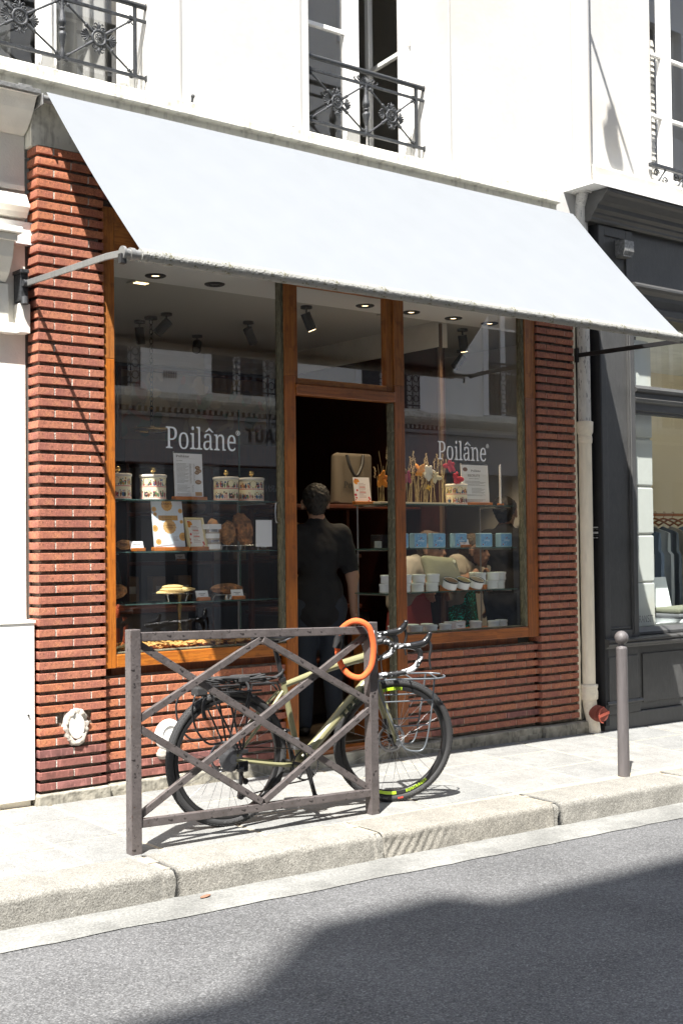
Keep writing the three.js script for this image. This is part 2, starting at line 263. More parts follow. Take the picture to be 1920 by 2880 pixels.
  part(kerb, 'mortar_bed', (() => { const g = sheet(-6, 10, 0, .27, (x, z) => 0, 40), p = g.attributes.position; for (let i = 0; i < p.count; i++) { const x = p.getX(i), z = kerbZ(x) - .31 + p.getZ(i); p.setXYZ(i, x, pav(x, z) - .006, z); } return g; })(), M.sandJoint);
  for (const xj of js.slice(1, -1)) { const P = [[.0, -.16], [.0, -.008], [.27, -.008]]; for (let k = 0; k <= 5; k++) { const a = k / 5 * Math.PI / 2; P.push([.272 + Math.sin(a) * .032, -.040 + Math.cos(a) * .032]); } P.push([.311, -.16]); const g = prism(P.map(([z, y]) => [z, y]), xj - .03, xj + .03), p = g.attributes.position; for (let i = 0; i < p.count; i++) { const x = p.getX(i), z = kerbZ(x) - .312 + p.getZ(i); p.setXYZ(i, x, p.getY(i) + pav(x, z), z); } g.computeVertexNormals(); part(kerb, 'mortar_joint', g, M.kerb[2]); }
}
// ------------------------------------------------------------------ brickwork
const CH = .0608, courseTop = n => n <= 24 ? n * CH - .0055 : 24 * CH - .0055 + (n - 24) * CH * 1.018;
const BH = .0405, brickCache = {};
function brickGeo(len, dep, v) {
  const key = len.toFixed(4) + '|' + dep + '|' + v; if (brickCache[key]) return brickCache[key];
  const g = mergeVertices(new RoundedBoxGeometry(len, BH, dep, 1, .0022)), p = g.attributes.position;
  for (let i = 0; i < p.count; i++) { const x = p.getX(i), y = p.getY(i), z = p.getZ(i); const ch = (v % 3 === 0 && x > len * .4 && y < 0) ? .003 : 0; p.setXYZ(i, x + .0012 * noise3.noise(x * 50 + v * 9, y * 50, z * 30), y + .0010 * noise3.noise(x * 30, y * 40 + v * 7, z * 30) + ch * .6, z + .0004 * noise3.noise(x * 25, y * 40, z * 30 + v * 5)); }
  g.computeVertexNormals(); return brickCache[key] = uvBox(toCreasedNormals(g, .35), v * .37, v * .61);
}
function brickwork(t, x0, x1, n0, n1, zf, dep, tints, opt = {}) { // courses n0..n1 of stretcher bond with raked bed joints and pale upright joints
  const L = .206, J = .009, joints = [];
  for (let n = n0; n <= n1; n++) {
    const y = courseTop(n) - BH / 2; let x = x0, first = (n % 2 === 0) !== !!opt.swap; const xs = [];
    while (x < x1 - .004) { let l = first ? L / 2 - .004 : L; if (x + l > x1 - .03) l = x1 - x; xs.push([x, Math.min(x + l, x1)]); x += l + J; first = false; }
    for (const [a, b] of xs) {
      if (opt.hole && opt.hole((a + b) / 2, y)) continue;
      const m = new THREE.Mesh(brickGeo(b - a, dep, Math.floor(rnd() * 5)), pick(tints(n, (a + b) / 2))); m.name = 'brick'; m.castShadow = m.receiveShadow = true;
      m.position.set((a + b) / 2, y + rr(-.0006, .0006), zf - dep / 2 + rr(-.0015, .001)); m.rotation.y = rr(-.004, .004); t.add(m);
      if (b < x1 - .01) joints.push(box(b - .001, b + J + .001, y - BH / 2 + .002, y + BH / 2 - .002, zf - dep + .002, zf - .0035 - rnd() * .002));
    }
  }
  part(t, 'mortar_joint', joints, opt.joint || M.joint);
  part(t, 'mortar_bed', box(x0 + .022, x1 - .022, courseTop(n0) - BH - .02, courseTop(n1) + .012, zf - dep - .02, zf - .024), M.bed);
}
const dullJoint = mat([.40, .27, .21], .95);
const leftTint = n => n < 6 ? M.brickPurple : n < 12 ? (rnd() < .6 ? M.brickOrange : M.brick) : n > 52 ? M.brickOrange : M.brick;
{
  const t = thing('brick_pillar', 'sunlit brick pier of orange red bricks carrying an oval white cap near the pavement', 'pillar');
  brickwork(t, 0, .412, 2, 60, 0, .13, leftTint, { hole: (x, y) => Math.abs(x - .224) < .05 && y > .36 && y < .47 });
  const r = thing('brick_pillar', 'shaded dark red brick pier standing beside the cream downpipe', 'pillar');
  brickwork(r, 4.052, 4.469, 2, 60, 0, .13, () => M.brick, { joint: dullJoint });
  part(r, 'mortar_edge', [jitter(uvBox(new THREE.BoxGeometry(.03, 3.6, .1, 1, 60, 1).translate(4.484, 1.86, -.06)), .006, 14)], M.pipe);
  const a = thing('brick_wall', 'sunlit low brick wall under the bread window behind the barrier', 'wall');
  brickwork(a, .412, 1.705, 2, 11, -.034, .05, (n, x) => n < 4 ? M.brickPurple : x < 1.3 ? M.brickOrange : M.brick, { swap: true });
  const b = thing('brick_wall', 'low brick wall under the window of white pots, lying in the awning shade', 'wall');
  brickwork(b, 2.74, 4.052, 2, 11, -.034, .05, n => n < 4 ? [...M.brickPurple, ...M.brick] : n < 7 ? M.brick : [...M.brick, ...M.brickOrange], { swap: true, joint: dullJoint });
  const l = thing('brick_lintel', 'brick panel above the oak shopfront, hidden under the white awning', 'wall');
  brickwork(l, .412, 4.052, 57, 61, -.034, .06, () => M.brick);
  // plinth of dirty stone and the door step
  const pl = (x0, x1, y1, z1, n, lab) => { const g = mergeVertices(new RoundedBoxGeometry(x1 - x0, y1 + .1, z1 + .14, 6, .012)); g.translate((x0 + x1) / 2, (y1 - .1) / 2, (z1 - .14) / 2); jitter(g, .008, 16, n); return solo('stone_plinth', uvBox(g, n, 0), M.stoneDirty, lab, 'plinth', 'stone plinths under the brickwork'); };
  pl(-.012, .43, .06, .022, 1, 'grey stone plinth under the sunlit brick pier'); pl(.436, 1.72, .06, -.005, 2, 'grey stone plinth under the low sunlit brick wall');
  pl(2.72, 4.04, .05, .012, 3, 'grimy stone plinth under the shaded low brick wall'); pl(4.046, 4.60, .045, .045, 4, 'grimy stone plinth block at the foot of the shaded brick pier');
  const sg = bbox(1.725, 2.715, -.08, .055, -.16, .03, .012, 2, 'x'); solo('door_step', sg, M.stoneDirty, 'worn stone step at the foot of the open shop door', 'step');
  const th = bbox(1.80, 2.635, .055, .085, -.13, -.02, .006, 2, 'x'); solo('door_threshold', th, M.oakRed, 'worn wooden threshold board on the stone door step', 'threshold');
  // oval white cap with broken plaster round it, and the round vent by the bicycle
  const ov = thing('oval_cap', 'oval white cover plate set in broken plaster on the brick pier', 'cover plate', [.224, .417, 0]);
  part(ov, 'plate', new THREE.CylinderGeometry(.046, .050, .03, 32).rotateX(Math.PI / 2).scale(1, 1.5, 1).translate(0, 0, -.004), M.cream);
  part(ov, 'plaster', jitter(mergeVertices(new THREE.TorusGeometry(.062, .017, 8, 40).scale(1, 1.38, 1.2).translate(0, -.004, -.010)), .016, 42, 3), M.joint);
  const vt = thing('round_vent', 'round white ringed vent cover on the low brick wall by the rear wheel', 'vent', [.84, .303, -.036]);
  part(vt, 'cover', lathe([[0, .03], [.02, .03], [.024, .022], [.05, .022], [.054, .028], [.062, .028], [.066, .014], [.085, .012], [.094, 0]], 0, 0, 0, 36).rotateX(Math.PI / 2), M.white);
  part(vt, 'plaster', jitter(mergeVertices(new THREE.SphereGeometry(.05, 14, 10).scale(1.1, .7, .35).translate(-.03, -.105, .0)), .012, 40), M.joint);
}
// ------------------------------------------------------------------ oak shopfront with its panes and lettering
const front = thing('oak_shopfront', 'varnished oak shopfront with two display windows and a doorway', 'shopfront');
{
  const zf = -.018, zb = -.085, P = (n, g, m = M.oak) => part(front, n, g, m);
  const W = 2.52; // bleached above, revarnished below
  const stile = (x0, x1, y0, y1, z0 = zb, z1 = zf) => { if (y0 < W && y1 > W) { P('stile', bbox(x0, x1, y0, W, z0, z1), M.oak); P('stile', bbox(x0, x1, W, y1, z0, z1), M.oakPale); } else P('stile', bbox(x0, x1, y0, y1, z0, z1), y0 >= W ? M.oakPale : M.oak); };
  stile(.414, .490, .722, 3.41); stile(1.708, 1.795, .06, 3.41); stile(3.935, 4.048, .722, 3.41);
  for (const s of front.children.slice(4)) s.material = s.material === M.oak ? M.oakRed : s.material;
  { const k = front.children.length; stile(2.640, 2.730, .06, 3.41); for (let i = k; i < front.children.length; i++) if (front.children[i].material === M.oak) front.children[i].material = M.oakRed; }
  P('bottom_rail', bbox(.4915, 1.7065, .724, .800, zb, zf, .005, 1, 'x')); P('bottom_rail', bbox(2.7315, 3.9335, .724, .800, zb, zf, .005, 1, 'x'), M.oakRed);
  P('door_head', bbox(1.7965, 2.6385, 2.40, 2.472, zb, zf + .012, .008, 2, 'x'), M.oakRed); P('transom_rail', bbox(1.82, 2.575, 2.474, 2.512, zb - .01, zf - .008, .004, 1, 'x'), M.oakPale);
  P('transom_stile', bbox(2.577, 2.6385, 2.474, 3.40, zb, zf - .012, .004), M.oakPale); P('transom_stile', bbox(1.7965, 1.818, 2.474, 3.40, zb, zf - .006, .004), M.oakPale);
  P('transom_rail', bbox(1.82, 2.575, 3.12, 3.17, zb, zf - .006, .004, 1, 'x'), M.oakPale);
  P('head_rail', bbox(.4915, 1.7065, 3.16, 3.41, zb, zf, .005, 1, 'x'), M.oakPale); P('head_rail', bbox(2.7315, 3.9335, 3.16, 3.41, zb, zf, .005, 1, 'x'), M.oakPale); P('head_rail', bbox(1.7965, 2.6385, 3.402, 3.44, zb, zf, .005, 1, 'x'), M.oakPale);
  for (const [x0, x1] of [[1.680, 1.7065], [3.908, 3.934], [2.612, 2.6385]]) P('glazing_stop', bbox(x0, x1, x0 > 2.5 && x0 < 3 ? .09 : .802, x0 > 2.5 && x0 < 3 ? 2.398 : 3.158, zb + .008, zf - .006, .004), M.wornStop);
  for (const [x0, x1] of [[.4915, 1.679], [2.7315, 3.907]]) P('glazing_bead', bbox(x0, x1, .8015, .812, zb, zf - .012, .003, 1, 'x'), M.wornStop);
  // panes
  const pane = (x0, x1, y0, y1, z = -.055) => { const m = P('pane', uvBox(new THREE.PlaneGeometry(x1 - x0, y1 - y0).translate((x0 + x1) / 2, (y0 + y1) / 2, z)), M.glass); return m; };
  const pL = pane(.488, 1.69, .808, 3.165), pR = pane(2.728, 3.92, .808, 3.165); pane(1.815, 2.58, 2.51, 3.125);
  // vinyl lettering on the panes: the shop's name in tight bold serif
  const letter = mat([.93, .94, .94], .6);
  const word = (pn, x0, x1, yb, cap) => {
    const g = text('Poilane', cap, .0008, fontS); g.computeBoundingBox(); const w = g.boundingBox.max.x - g.boundingBox.min.x; const s = (x1 - x0) / w; g.translate(-g.boundingBox.min.x, 0, 0).scale(s, 1, 1).translate(x0, yb, -.0545);
    const all = [g], ax = x0 + (x1 - x0) * .612, ay = yb + cap * .83, hw = cap * .235; // circumflex
    for (const sg of [-1, 1]) { const sh = new THREE.Shape([[0, hw * .9], [sg * hw, 0], [sg * hw * .62, 0], [0, hw * .42]].map(q => new THREE.Vector2(...q))); all.push(new THREE.ExtrudeGeometry(sh, { depth: .0008, bevelEnabled: false }).translate(ax, ay, -.0545)); }
    part(pn, 'lettering', all, letter);
    const rx = x1 + cap * .13, ry = yb + cap * .86, rg = new THREE.TorusGeometry(cap * .105, cap * .014, 4, 24).scale(1, 1, .06).translate(rx, ry, -.0542), R = text('R', cap * .12, .0006, fontB); R.translate(rx - cap * .045, ry - cap * .06, -.0545); part(pn, 'registered_mark', [rg, R], letter);
  };
  word(pL, .850, 1.352, 2.018, .132); word(pR, 3.070, 3.548, 2.028, .132);
  const pull = tube([[1.672, 1.70, -.05], [1.648, 1.695, -.04], [1.640, 1.67, -.036], [1.640, 1.60, -.036], [1.648, 1.575, -.04], [1.672, 1.57, -.05]], .005, 6, 24); P('pull_handle', pull, M.steel);
  P('paper_notice', box(1.502, 1.625, 1.418, 1.588, -.0605, -.058), M.paper);
}
// the door leaf of clear glass stands open into the shop
{
  const d = thing('glass_door', 'frameless glass door standing open into the dark shop', 'door');
  const g = uvBox(new THREE.PlaneGeometry(.80, 2.29).translate(.40, 1.245, 0)), m = new THREE.Matrix4().makeRotationY(rad(82)).setPosition(1.83, 0, -.11); g.applyMatrix4(m); part(d, 'pane', g, M.glassThin);
  part(d, 'edge', [rod([1.8305, .10, -.112], [1.8305, 2.39, -.112], .005, 6), box(.79, .80, .1, 2.39, -.004, .004).applyMatrix4(m)], M.glassEdge);
  part(d, 'hinge', [bbox(1.80, 1.835, 2.33, 2.385, -.125, -.10), bbox(1.80, 1.835, .09, .14, -.125, -.10)], M.steel);
}
// ------------------------------------------------------------------ awning
{
  const aw = thing('awning', 'large plain white canvas awning let down over the shop windows', 'awning');
  const xl = .012, xr = 4.372, T = V(0, 3.955, .10), B = V(0, 2.872, 1.115), NX = 60, NY = 24, pos = [], uv = [], idx = [];
  for (let j = 0; j <= NY; j++) for (let i = 0; i <= NX; i++) { const s = i / NX, t = j / NY; const sag = -.018 * Math.sin(Math.PI * t) * (1 - .35 * Math.sin(Math.PI * s)) + .0022 * noise3.noise(s * 9, t * 3, 1); const xa = xl + .018 * t, xb = xr - .055 * t, x = xa + (xb - xa) * s; pos.push(x, T.y + (B.y - T.y) * t + sag * .7, T.z + (B.z - T.z) * t + sag * .7); uv.push(x, t * 1.5); }
  for (let j = 0; j < NY; j++) for (let i = 0; i < NX; i++) { const a = j * (NX + 1) + i, b = a + NX + 1; idx.push(a, b, a + 1, b, b + 1, a + 1); }
  const g = new THREE.BufferGeometry(); g.setAttribute('position', new THREE.Float32BufferAttribute(pos, 3)); g.setAttribute('uv', new THREE.Float32BufferAttribute(uv, 2)); g.setIndex(idx); g.computeVertexNormals();
  part(aw, 'canvas', g, M.canvas);
  const wrap = new THREE.CylinderGeometry(.033, .033, 4.285, 20, 140).rotateZ(Math.PI / 2).translate((.03 + 4.315) / 2, 2.856, 1.098), wp = wrap.attributes.position; // hem rolled on the bar, wrinkled and mossy
  for (let i = 0; i < wp.count; i++) { const x = wp.getX(i), dy = wp.getY(i) - 2.856, dz = wp.getZ(i) - 1.098, k = 1 + .05 * noise3.noise(x * 11 + dy * 30, dz * 20, 2) + .05 * noise3.noise(x * 40 + dy * 40, 5, dz * 30); wp.setXYZ(i, x, 2.856 + dy * k, 1.098 + dz * k); } wrap.computeVertexNormals();
  part(aw, 'rolled_hem', uvBox(wrap), M.canvasHem);
  part(aw, 'front_bar', [rod([-.062, 2.854, 1.10], [4.44, 2.858, 1.10], .024, 16), rod([-.072, 2.854, 1.10], [-.058, 2.854, 1.10], .034, 16), rod([-.03, 2.854, 1.10], [-.005, 2.854, 1.10], .031, 16)], M.galv);
  const arm = (x, y0) => { const g = [bar([0, 0, 0], [1, 0, 0], .001, .001)]; const pts = [[x, y0, .0], [x, 2.868, .93], [x, 2.854, 1.085]]; const segs = []; for (let i = 0; i < 2; i++) { const a = V(...pts[i]), b = V(...pts[i + 1]), d = V().subVectors(b, a), l = d.length(); const q = new RoundedBoxGeometry(.012, .034, l + .004, 1, .003); q.applyMatrix4(new THREE.Matrix4().lookAt(b, a, V(0, 1, 0))); q.translate((a.x + b.x) / 2, (a.y + b.y) / 2, (a.z + b.z) / 2); segs.push(q); } return segs; };
  part(aw, 'arm', arm(-.062, 2.895), M.galv); part(aw, 'arm', arm(4.505, 2.885).map(g => g), M.black, 'dark arm at the far end');
  part(aw, 'bracket', [bbox(-.09, -.045, 2.80, 2.96, -.115, -.02, .004), rod([-.085, 2.895, 0], [-.045, 2.895, 0], .02, 12), bbox(-.10, -.05, 2.952, 2.972, -.11, .005, .003), rod([-.068, 2.82, -.02], [-.068, 2.78, -.015], .022, 10)], M.iron);
  part(aw, 'bracket', [bbox(4.485, 4.522, 2.83, 2.94, -.06, .02, .004)], M.black);
  part(aw, 'clevis', [bbox(-.085, -.05, 2.80, 2.85, 1.085, 1.115, .004)], M.black); part(aw, 'clevis', [rod([4.43, 2.858, 1.10], [4.515, 2.87, 1.08], .012, 8), rod([4.455, 2.858, 1.10], [4.455, 2.80, 1.10], .008, 8)], M.black);
  part(aw, 'roller', [rod([-.005, 3.926, .068], [4.40, 3.926, .068], .022, 14)], M.galv); part(aw, 'end_plate', bbox(4.40, 4.412, 3.87, 3.944, -.04, .10, .004), M.galv); part(aw, 'end_plate', bbox(-.012, -.002, 3.88, 3.944, -.04, .10, .004), M.galv);
}
// ------------------------------------------------------------------ apartment house above the shop
const wallWith = (x0, x1, y0, y1, z0, z1, holes) => { // wall slab with rectangular openings [x0,x1,y0,y1]
  const s = new THREE.Shape([[x0, y0], [x1, y0], [x1, y1], [x0, y1]].map(q => new THREE.Vector2(...q)));
  for (const [a, b, c, d] of holes) s.holes.push(new THREE.Path([[a, c], [a, d], [b, d], [b, c]].map(q => new THREE.Vector2(...q))));
  return uvBox(new THREE.ExtrudeGeometry(s, { depth: z1 - z0, bevelEnabled: false }).translate(0, 0, z0));
};
const roomMat = mat([.42, .40, .36], .9), curtain = phys([.40, .40, .38], .95, { transmission: .25, thickness: 0 });
{
  const b = thing('apartment_building', 'white plastered apartment house above the bakery with a stone string course', 'building');
  const oA = [-.36, .735, 4.10, 6.9], oB = [1.915, 2.985, 4.10, 6.9];
  part(b, 'wall', wallWith(-6, 4.66, 3.946, 15, -.34, 0, [oA, oB]), M.plaster);
  part(b, 'string_course', (() => { const g = prism([[-.02, 3.946], [.035, 3.946], [.045, 3.956], [.046, 4.012], [.052, 4.020], [.086, 4.022], [.089, 4.028], [.089, 4.098], [.08, 4.104], [-.02, 4.108]], -6, 4.245, 'y'); return g; })(), M.streak);
  /*no soffit piece*/
  part(b, 'beam', box(-.012, 4.47, 3.69, 3.9455, -.30, -.045), M.streak);
  // plaster joints beside the windows
  part(b, 'plaster_joint', [box(.930, .944, 4.109, 15, .0, .004), box(3.181, 3.194, 4.109, 15, .0, .004), box(1.842, 1.853, 4.109, 15, .0, .003)], mat([.42, .41, .39], .9));
  part(b, 'wall_hook', [rod([1.00, 4.10, .02], [1.005, 4.16, .03], .008, 6), ball(.013, 1.006, 4.165, .03, 8, 6)], M.iron); part(b, 'wall_hook', [rod([1.77, 4.10, .02], [1.77, 4.135, .02], .006, 6)], M.iron);
  part(b, 'room', [box(-1.2, 4.2, 3.90, 4.02, -3.6, -.345), box(-1.2, 4.2, 6.95, 7.05, -3.6, -.345), box(-1.2, 4.2, 4.02, 6.95, -3.7, -3.6), box(-1.3, -1.2, 3.9, 7, -3.6, -.345), box(4.2, 4.3, 3.9, 7, -3.6, -.345), box(1.2, 1.3, 4.02, 6.95, -3.6, -.345)], roomMat);
  part(b, 'sill', [bbox(-.355, .73, 4.085, 4.125, -.33, -.002, .004)], M.cream); part(b, 'sill', [bbox(1.92, 2.98, 4.085, 4.125, -.33, -.002, .004)], M.cream);
  const sash = (w, h, bars, tm = M.white) => { const f = .052, d = .042, g = [bbox(0, f, 0, h, -d / 2, d / 2, .006), bbox(w - f, w, 0, h, -d / 2, d / 2, .006), bbox(f, w - f, 0, f * 1.5, -d / 2, d / 2 - .002, .006), bbox(f, w - f, h - f, h, -d / 2, d / 2 - .002, .006)]; for (const y of bars) g.push(bbox(f, w - f, y - .016, y + .016, -d / 2 + .004, d / 2 - .004, .005)); return g; };
  const win = (x0, w, m4, lab, y0 = 4.128, h = 2.72, bars = [.86, 1.75]) => { const s = part(b, 'casement', sash(w, h, bars).map(g => g.applyMatrix4(m4)), M.white); part(s, 'pane', uvBox(new THREE.PlaneGeometry(w - .06, h - .06).translate(w / 2, h / 2, 0)).applyMatrix4(m4), M.glass); return s; };
  const at = (x, y, z, ry = 0) => new THREE.Matrix4().makeRotationY(ry).setPosition(x, y, z);
  // left-hand window, closed
  part(b, 'window_frame', [bbox(-.36, -.32, 4.126, 6.9, -.30, -.20), bbox(.70, .735, 4.126, 6.9, -.30, -.20), bbox(-.32, .70, 6.86, 6.9, -.30, -.20)], M.white);
  win(0, .48, at(-.315, 4.128, -.245)); win(0, .515, at(.182, 4.128, -.245));
  part(b, 'astragal', bbox(.13, .195, 4.13, 6.85, -.232, -.205, .006), M.white);
  const drape = (x0, x1, z) => { const g = new THREE.PlaneGeometry(x1 - x0, 2.7, 40, 1).translate((x0 + x1) / 2, 5.48, z), p = g.attributes.position; for (let i = 0; i < p.count; i++) p.setZ(i, z + .022 * Math.sin(p.getX(i) * 62) + .01 * Math.sin(p.getX(i) * 23)); g.computeVertexNormals(); return uvBox(g); };
  part(b, 'curtain', [drape(.30, .68, -.42), drape(-.3, .02, -.42), drape(1.95, 2.12, -.45)], curtain);
  // second window: one casement shut, the other swung inwards
  part(b, 'window_frame', [bbox(1.916, 1.955, 4.126, 6.9, -.30, -.20), bbox(2.95, 2.984, 4.126, 6.9, -.30, -.20), bbox(1.955, 2.95, 6.86, 6.9, -.30, -.20)], M.white);
  win(0, .50, at(1.957, 4.128, -.245)); part(b, 'astragal', bbox(2.405, 2.515, 4.13, 6.85, -.232, -.205, .006), M.white);
  win(0, .49, at(2.955, 4.128, -.235, rad(83)));
  for (const y of [4.35, 5.02, 5.9]) part(b, 'hinge', rod([2.968, y, -.195], [2.968, y + .08, -.195], .009, 8), M.white);
}
// ------------------------------------------------------------------ wrought iron window railings
function rosette(cx, cy, z, s) { // cast flower ring with four scrolled leaves
  const g = [new THREE.TorusGeometry(.038 * s, .0085 * s, 8, 26).translate(cx, cy, z), ball(.009 * s, cx, cy, z + .008, 8, 6)];
  for (let k = 0; k < 7; k++) { const a = k / 7 * 6.283; g.push(new THREE.TorusGeometry(.0062 * s, .0028 * s, 5, 10).translate(cx + Math.cos(a) * .0175 * s, cy + Math.sin(a) * .0175 * s, z + .005)); }
  for (let k = 0; k < 4; k++) {
    const a = k * Math.PI / 2, q = (r, t) => [cx + Math.cos(a) * r * s - Math.sin(a) * t * s, cy + Math.sin(a) * r * s + Math.cos(a) * t * s, z];
    if (k % 2) { // volutes above and below
      for (const e of [-1, 1]) { g.push(tube([q(.036, .004 * e), q(.052, .012 * e), q(.058, .026 * e), q(.050, .036 * e), q(.041, .030 * e), q(.044, .022 * e), q(.050, .024 * e)], .0042 * s, 6, 22)); g.push(tube([q(.052, .006 * e), q(.068, .010 * e), q(.076, .020 * e), q(.068, .026 * e)], .0036 * s, 6, 14)); }
      g.push(taper([q(.05, 0), q(.07, 0), q(.086, 0)], [.004 * s, .007 * s, .002 * s], 6));
    } else { // palmette to each side
      g.push(tube([q(.036, 0), q(.055, 0)], .006 * s, 6, 4));
      for (let n = -3; n <= 3; n++) { const o = n * .34; const e = (r) => q(.055 + Math.cos(o) * r, Math.sin(o) * r); g.push(taper([e(.0), e(.022), e(.044 - Math.abs(n) * .003)], [.003 * s, .0042 * s, .0062 * s], 6, 3)); g.push(ball(.0058 * s, ...e(.045 - Math.abs(n) * .003), 6, 5)); }
    }
  }
  return g;
}
function railing(x0, x1, label, z = -.06) {
  const t = thing('window_railing', label, 'railing', [0, 0, 0], 'iron window railings'); const y0 = 4.238, y1 = 4.583, yh = 4.672, w = x1 - x0, xm = (x0 + x1) / 2, h = y1 - y0;
  part(t, 'handrail', rod([x0 - .02, yh, z], [x1 + .02, yh, z], .017, 14), M.iron);
  part(t, 'rail', [bbox(x0 - .01, x1 + .01, y1 - .009, y1 + .009, z - .008, z + .008, .002), bbox(x0 - .02, x1 + .02, y0 - .010, y0 + .010, z - .009, z + .009, .002)], M.iron);
  part(t, 'end_post', [bbox(x1 - .085, x1 - .065, y0 + .01, yh, z - .009, z + .009, .002)], M.iron); part(t, 'end_post', [bbox(x0 + .01, x0 + .028, y0 + .01, yh, z - .009, z + .009, .002)], M.iron);
  const xa = x0 + .03, xb = x1 - .08, c1 = (xa + xm) / 2, c2 = (xm + xb) / 2, cy = (y0 + y1) / 2;
  for (const [c, l, r] of [[c1, xa, xm], [c2, xm, xb]]) {
    part(t, 'rosette', rosette(c, cy, z, 1.12), M.iron);
    const dg = []; for (const [px, py] of [[l, y0], [l, y1], [r, y0], [r, y1]]) { const dx = px - c, dy = py - cy, L = Math.hypot(dx, dy), ux = dx / L, uy = dy / L; dg.push(rod([c + ux * .045, cy + uy * .045, z], [px - ux * .03, py - uy * .03, z], .0065, 8), rod([c + ux * .055, cy + uy * .055, z], [c + ux * .10, cy + uy * .10, z], .0105, 8), ball(.013, c + ux * .10, cy + uy * .10, z, 8, 6), ball(.012, px - ux * .045, py - uy * .045, z, 8, 6)); for (const e of [-1, 1]) dg.push(new THREE.TorusGeometry(.0135, .0042, 6, 14).translate(px - ux * .018 + uy * e * .015, py - uy * .018 - ux * e * .015, z)); }
    part(t, 'diagonal_bar', dg, M.iron);
  }
  part(t, 'baluster', [lathe([[.012, 0], [.014, .03], [.010, .05], [.011, .06], [.014, .08], [.024, .13], [.026, .145], [.008, .16], [.02, .165], [.02, .175], [.008, .18], [.026, .195], [.025, .215], [.014, .27], [.011, .285], [.014, .295], [.010, .30], [.012, h]], xm, y0, z, 14)], M.iron);
  const crest = []; for (let n = -3; n <= 3; n++) { const a = n * .4; crest.push(taper([[xm, y1 + .012, z], [xm + Math.sin(a) * .03, y1 + .012 + Math.cos(a) * .03, z], [xm + Math.sin(a) * .052, y1 + .012 + Math.cos(a) * .052, z]], [.004, .006, .004], 6)); }
  for (const e of [-1, 1]) crest.push(tube([[xm + e * .03, y1 + .012, z], [xm + e * .06, y1 + .022, z], [xm + e * .075, y1 + .04, z], [xm + e * .062, y1 + .048, z], [xm + e * .056, y1 + .036, z]], .005, 6, 20), tube([[xm + e * .07, y1 + .012, z], [xm + e * .095, y1 + .018, z], [xm + e * .105, y1 + .03, z], [xm + e * .094, y1 + .034, z]], .0045, 6, 16));
  part(t, 'crest', crest, M.iron);
  part(t, 'wall_anchor', [bbox(x1 - .005, x1 + .025, yh - .02, yh + .02, z - .012, z + .012, .003)], M.iron); part(t, 'wall_anchor', [bbox(x1 - .005, x1 + .025, y0 - .02, y0 + .02, z - .012, z + .012, .003)], M.iron);
}
railing(-.36, .735, 'ornate iron railing before the closed window above the white stone shopfront'); railing(1.915, 2.985, 'ornate iron railing before the window with an open casement');
// ------------------------------------------------------------------ white stone shopfront next door
{
  const t = thing('white_shopfront', 'cream painted stone shopfront beside the sunlit brick pier', 'building');
  part(t, 'wall', box(-7, -.016, 1.0, 3.95, -.5, -.128), M.cream);
  const cv = [[-.127, 3.76], [-.105, 3.765], [-.07, 3.785], [-.03, 3.82], [.01, 3.865], [.04, 3.915], [.055, 3.935], [.07, 3.937], [.07, 3.955], [-.127, 3.955]];
  const cg = prism(cv, -7, -.05), p = cg.attributes.position; for (let i = 0; i < p.count; i++) if (p.getX(i) > -1) p.setX(i, -.024); cg.computeVertexNormals(); part(t, 'cove_cornice', cg, M.cream);
  part(t, 'flashing', [box(-7, -.018, 3.956, 3.966, -.12, .082), bbox(-7, -.016, 3.940, 3.966, .083, .092, .003), bbox(-.14, -.06, 3.967, 3.983, .01, .075, .004)], M.galv);
  part(t, 'moulding', [prism([[-.127, 3.43], [-.095, 3.42], [-.06, 3.36], [-.045, 3.35], [-.045, 3.335], [-.075, 3.31], [-.085, 3.285], [-.127, 3.28]], -7, -.02), bbox(-7, -.025, 3.44, 3.47, -.127, -.10, .004)], M.cream);
  part(t, 'console', [bbox(-.5, -.11, 3.155, 3.19, -.127, .06, .004), bbox(-.48, -.13, 3.115, 3.154, -.127, .035, .004), prism([[-.127, 2.90], [-.10, 2.905], [-.045, 2.95], [.0, 3.03], [.02, 3.114], [-.127, 3.114]], -.47, -.145)], M.cream);
  part(t, 'pilaster', [bbox(-.62, -.13, 2.68, 2.899, -.127, -.09, .004), bbox(-.64, -.085, 2.62, 2.679, -.127, -.07, .004)], M.cream);
  part(t, 'impost_block', [bbox(-.085, -.022, 2.625, 2.79, -.127, -.045, .003)], M.cream);
  part(t, 'base_block', (() => { const g = bbox(-7, -.014, .03, 1.005, -.5, -.022, .006, 2); return g; })(), M.white);
  part(t, 'base_ledge', bbox(-7, -.010, 1.0052, 1.022, -.14, -.016, .003), M.cream);
  part(t, 'footing', box(-7, -.03, -.06, .029, -.5, -.05), M.cream);
  part(t, 'bolt_hole', cyl(.006, .006, .012, 0, 0, 0, 8).rotateX(Math.PI / 2).translate(-.055, .50, -.026), M.black);
}
